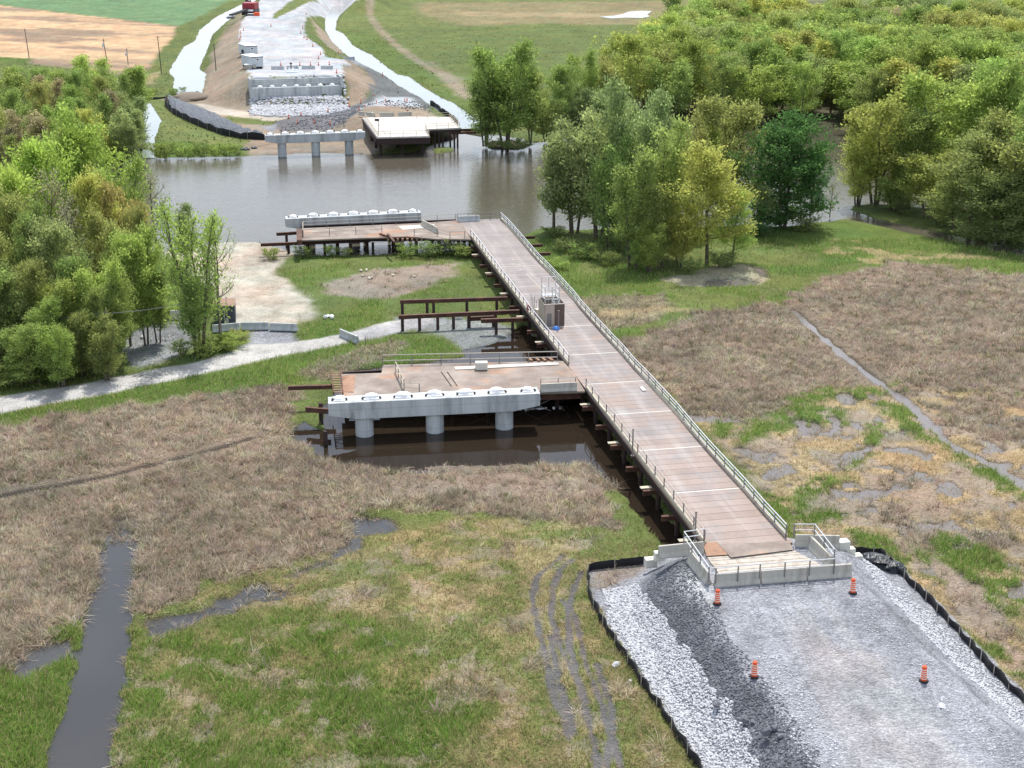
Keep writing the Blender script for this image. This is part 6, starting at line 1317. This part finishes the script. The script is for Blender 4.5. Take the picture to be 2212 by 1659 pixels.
# grove right of the bridge
G3 = 'trees of the grove on the near bank right of the trestle'
for q in [(1240, 243, 503, 115, 'sage', 'V1', 'slender sage tree at the left edge of the near-bank grove'), (1292, 226, 515, 110, 'sage', 'V1', 'slender sage tree second from the left in the near-bank grove'), (1378, 188, 528, 135, 'sage', 'A3', 'tallest sage tree of the near-bank grove'), (1332, 212, 498, 120, 'sage', 'A2', 'sage tree behind the two slender ones in the near-bank grove'), (1424, 262, 555, 100, 'mid', 'V1', 'green tree right of the tallest sage one'), (1196, 300, 500, 75, 'sage', 'V2', 'thin sage tree overhanging the river at the end of the trestle'), (1366, 335, 578, 85, 'mid', 'V2', 'thin green tree in front of the tallest sage one'), (1452, 300, 515, 90, 'olive', 'A1', 'olive tree in the middle of the near-bank grove'), (1486, 282, 500, 85, 'olive', 'A2', 'olive tree behind the big yellow one'),
          (1527, 337, 572, 165, 'yellow', 'A4', 'big rounded yellow-green tree at the front of the near-bank grove'), (1582, 420, 566, 80, 'bright', 'A1', 'fresh green tree on the right flank of the big yellow one'), (1468, 440, 578, 85, 'yellow', 'A3', 'small yellow tree on the left flank of the big yellow one'), (1402, 480, 590, 60, 'bright', 'V1', 'short fresh green tree in the grass before the grove'), (1372, 520, 588, 40, 'bright', 'V3', 'sapling with a bare stem at the front of the grove'), (1566, 214, 470, 150, 'olive', 'A2', 'high olive tree behind the deep green one'), (1516, 290, 478, 75, 'lime', 'A1', 'lime green tree between the sage and the high olive one'), (1690, 252, 492, 170, 'dark', 'D', 'dense deep green rounded tree at the right of the grove'), (1640, 395, 500, 70, 'sage', 'A2', 'sage tree tucked before the deep green one'), (1748, 330, 490, 60, 'dark', 'A4', 'narrow deep green tree on the right side of the dense one'), (1318, 300, 535, 80, 'mid', 'V1', 'green tree with dark stem before the slender sage pair'), (1424, 400, 580, 60, 'olive', 'V2', 'thin olive tree before the olive middle of the grove')]:
    base_tree(*q, group=G3)
for i, q in enumerate([(1195, 512, 490, 50, 'mid'), (1225, 545, 515, 60, 'darkolive'), (1260, 560, 525, 70, 'mid'), (1310, 575, 545, 60, 'mid'), (1205, 582, 562, 50, 'bright'), (1490, 592, 560, 60, 'mid'), (1560, 578, 545, 60, 'darkolive'), (1640, 510, 480, 60, 'dark'), (1740, 500, 465, 60, 'mid'), (1330, 545, 505, 60, 'mid')]):
    base_tree(q[0], q[2], q[1], q[3], q[4], 'B%d' % (1 + i % 2), '%s bush in the near-bank grove, %s counting from the trestle' % (HNAME[q[4]], ORD[sorted([1195, 1225, 1260, 1310, 1205, 1490, 1560, 1640, 1740, 1330]).index(q[0])]), 'bushes of the near-bank grove', True)
# island tree and its neighbours across the river
G4 = 'trees at the island and the mouth of the right ditch'
for q in [(1092, 93, 318, 135, 'bright', 'A3', 'big fresh green tree on the little island in front of the far ditch'), (1048, 140, 316, 75, 'mid', 'V1', 'green tree on the left side of the island tree'), (1145, 140, 314, 80, 'mid', 'A2', 'green tree on the right side of the island tree'), (1212, 152, 298, 85, 'mid', 'A1', 'green tree on the far bank right of the island'), (1262, 112, 285, 75, 'bright', 'A3', 'bright tree on the far bank between island and big wood'), (1240, 185, 295, 70, 'sage', 'V1', 'sage tree low on the far bank right of the island'), (1180, 200, 306, 65, 'olive', 'V1', 'olive tree close right of the island'), (1308, 128, 278, 75, 'olive', 'A2', 'olive tree at the left corner of the big wood'), (1290, 190, 290, 60, 'mid', 'V1', 'low green tree at the water by the big wood corner')]:
    base_tree(*q, group=G4, z=.3)
for i, (u, v, w_) in enumerate(((1065, 322, 40), (1100, 325, 45), (1128, 322, 40))): base_tree(u, v - 22, v, w_, 'mid', 'B1', '%s low bush at the foot of the island tree, counted from the left' % ORD[i], 'bushes on the island', True)
# right-hand trees on the near bank
G5 = 'trees at the right on the near bank'
for q in [(1890, 198, 442, 150, 'yellow', 'A3', 'bright yellow-green tree leading the right-hand group at the water'), (1852, 290, 445, 70, 'yellow', 'V1', 'small yellow tree leaning over the water left of the bright yellow one'), (2032, 168, 446, 190, 'bright', 'A2', 'broad fresh green tree behind the bright yellow one'), (1962, 255, 452, 110, 'mid', 'A1', 'green tree between the bright yellow and broad fresh one'), (2132, 163, 452, 170, 'bright', 'A4', 'tall fresh green tree right of the broad fresh one'), (2002, 330, 472, 115, 'yellow', 'A2', 'yellowish tree in front of the broad fresh green one'), (2092, 298, 508, 175, 'darkolive', 'A4', 'large dark olive tree over the creek'), (2192, 262, 520, 190, 'olive', 'A3', 'large olive tree at the right picture edge over the creek'), (2158, 365, 528, 150, 'darkolive', 'D', 'dense dark olive tree nearest the viewer at the creek'), (2262, 225, 525, 190, 'mid', 'A1', 'green tree cut by the right picture edge'), (1930, 380, 455, 80, 'mid', 'V1', 'low green tree under the bright yellow one'), (2058, 400, 497, 95, 'darkolive', 'A1', 'dark olive tree low over the shaded creek'), (2240, 400, 538, 130, 'darkolive', 'A4', 'dark olive tree at the right picture edge, lowest one')]:
    base_tree(*q, group=G5)
for i, (u, v, w_) in enumerate(((1950, 466, 50), (2030, 488, 60), (2110, 505, 60), (2180, 522, 60))): base_tree(u, v - 35, v, w_, 'darkolive', 'B2', 'dark bush on the shaded creek bank, %s from the left' % ORD[i], 'bushes on the creek bank', True)
# the big wood across the river on the right
poly = WP([(1338, 276), (1450, 279), (1600, 273), (1790, 275), (1862, 290), (2000, 326), (2420, 385), (2750, 300), (2500, 20), (2300, -70), (1800, -70), (1640, 0), (1540, 50), (1470, 105), (1390, 180)])
P_ = np.array(poly); pts = []; sp_ = 9.8
for iy in range(int((P_[:, 1].max() - P_[:, 1].min()) / sp_) + 1):
    for ix in range(int((P_[:, 0].max() - P_[:, 0].min()) / sp_) + 1):
        x = P_[:, 0].min() + (ix + .5 * (iy % 2) + TR.uniform(-.32, .32)) * sp_; y = P_[:, 1].min() + (iy + TR.uniform(-.32, .32)) * sp_
        pts.append((x, y))
pa = np.array(pts); pts = [p for p, s in zip(pts, sd_poly(pa[:, 0], pa[:, 1], poly)) if s > 0 and (p[0] / (p[1] * cP + 40 * sP)) * FP + CX < 2290]
wood = []
for x, y in pts:
    H = TR.uniform(13.5, 20); c_ = fbm(np.array([x / 25]), np.array([y / 25]), 41, 3)[0] + TR.uniform(-.14, .14)
    hue = 'olive' if c_ < .34 else 'mid' if c_ < .42 else 'bright' if c_ < .53 else 'sage' if c_ < .58 else 'yellow' if c_ < .63 else 'mid'
    if TR.random() < .015: hue = 'brown'
    wood.append([x, y, H, hue])
wood.sort(key=lambda q: q[1]); G6 = 'trees of the big wood across the river'
wood = wood[:255]
nrow = 14
for r in range(0, len(wood), nrow):
    row = sorted(wood[r:r + nrow], key=lambda q: q[0] / q[1])
    for k, (x, y, H, hue) in enumerate(row):
        plant(x, y, H, H * TR.uniform(.70, .90), hue, TR.choice(['F1', 'F2', 'F3', 'F4']), '%s tree, %s from left in the %s belt of the big far wood' % (HNAME[hue], ORD[k], ORD[r // nrow]), G6)
# bushes on the banks
for i, (u, v, w_, h_, hue) in enumerate([(338, 340, 40, 30, 'bright'), (362, 341, 45, 34, 'mid'), (390, 341, 45, 26, 'bright'), (415, 340, 40, 26, 'bright'), (440, 340, 45, 30, 'mid'), (468, 339, 40, 24, 'bright'), (492, 338, 40, 28, 'bright'), (512, 337, 34, 22, 'mid')]): base_tree(u, v - h_, v, w_, hue, 'B%d' % (1 + i % 2), '%s bush at the far waterline, %s from the ditch mouth' % (HNAME[hue], ORD[i]), 'bushes at the far waterline', True)
for i, (u, v, w_, h_, hue) in enumerate([(655, 558, 40, 26, 'mid'), (715, 556, 30, 26, 'bright'), (880, 556, 45, 28, 'bright'), (925, 556, 60, 34, 'mid'), (962, 552, 45, 36, 'sage'), (1000, 556, 60, 30, 'mid'), (585, 562, 36, 26, 'bright'), (745, 556, 36, 20, 'mid')]): base_tree(u, v - h_, v, w_, hue, 'B%d' % (1 + i % 2), '%s bush before the long work platform, %s from the left' % (HNAME[hue], ORD[sorted([655, 715, 880, 925, 962, 1000, 585, 745]).index(u)]), 'bushes before the long work platform', True)
for i, (u, v, w_, h_) in enumerate([(375, 205, 22, 14), (330, 205, 25, 14), (395, 222 - 25, 16, 9)]): base_tree(u, v - h_, v, w_, 'mid', 'B1', '%s low bush in the grass beside the left milky ditch' % ORD[i], 'bushes by the left milky ditch', True)
base_tree(1792, 398, 470, 40, 'grey', 'S1', 'dead leaning snag standing in the water right of the deep green tree')
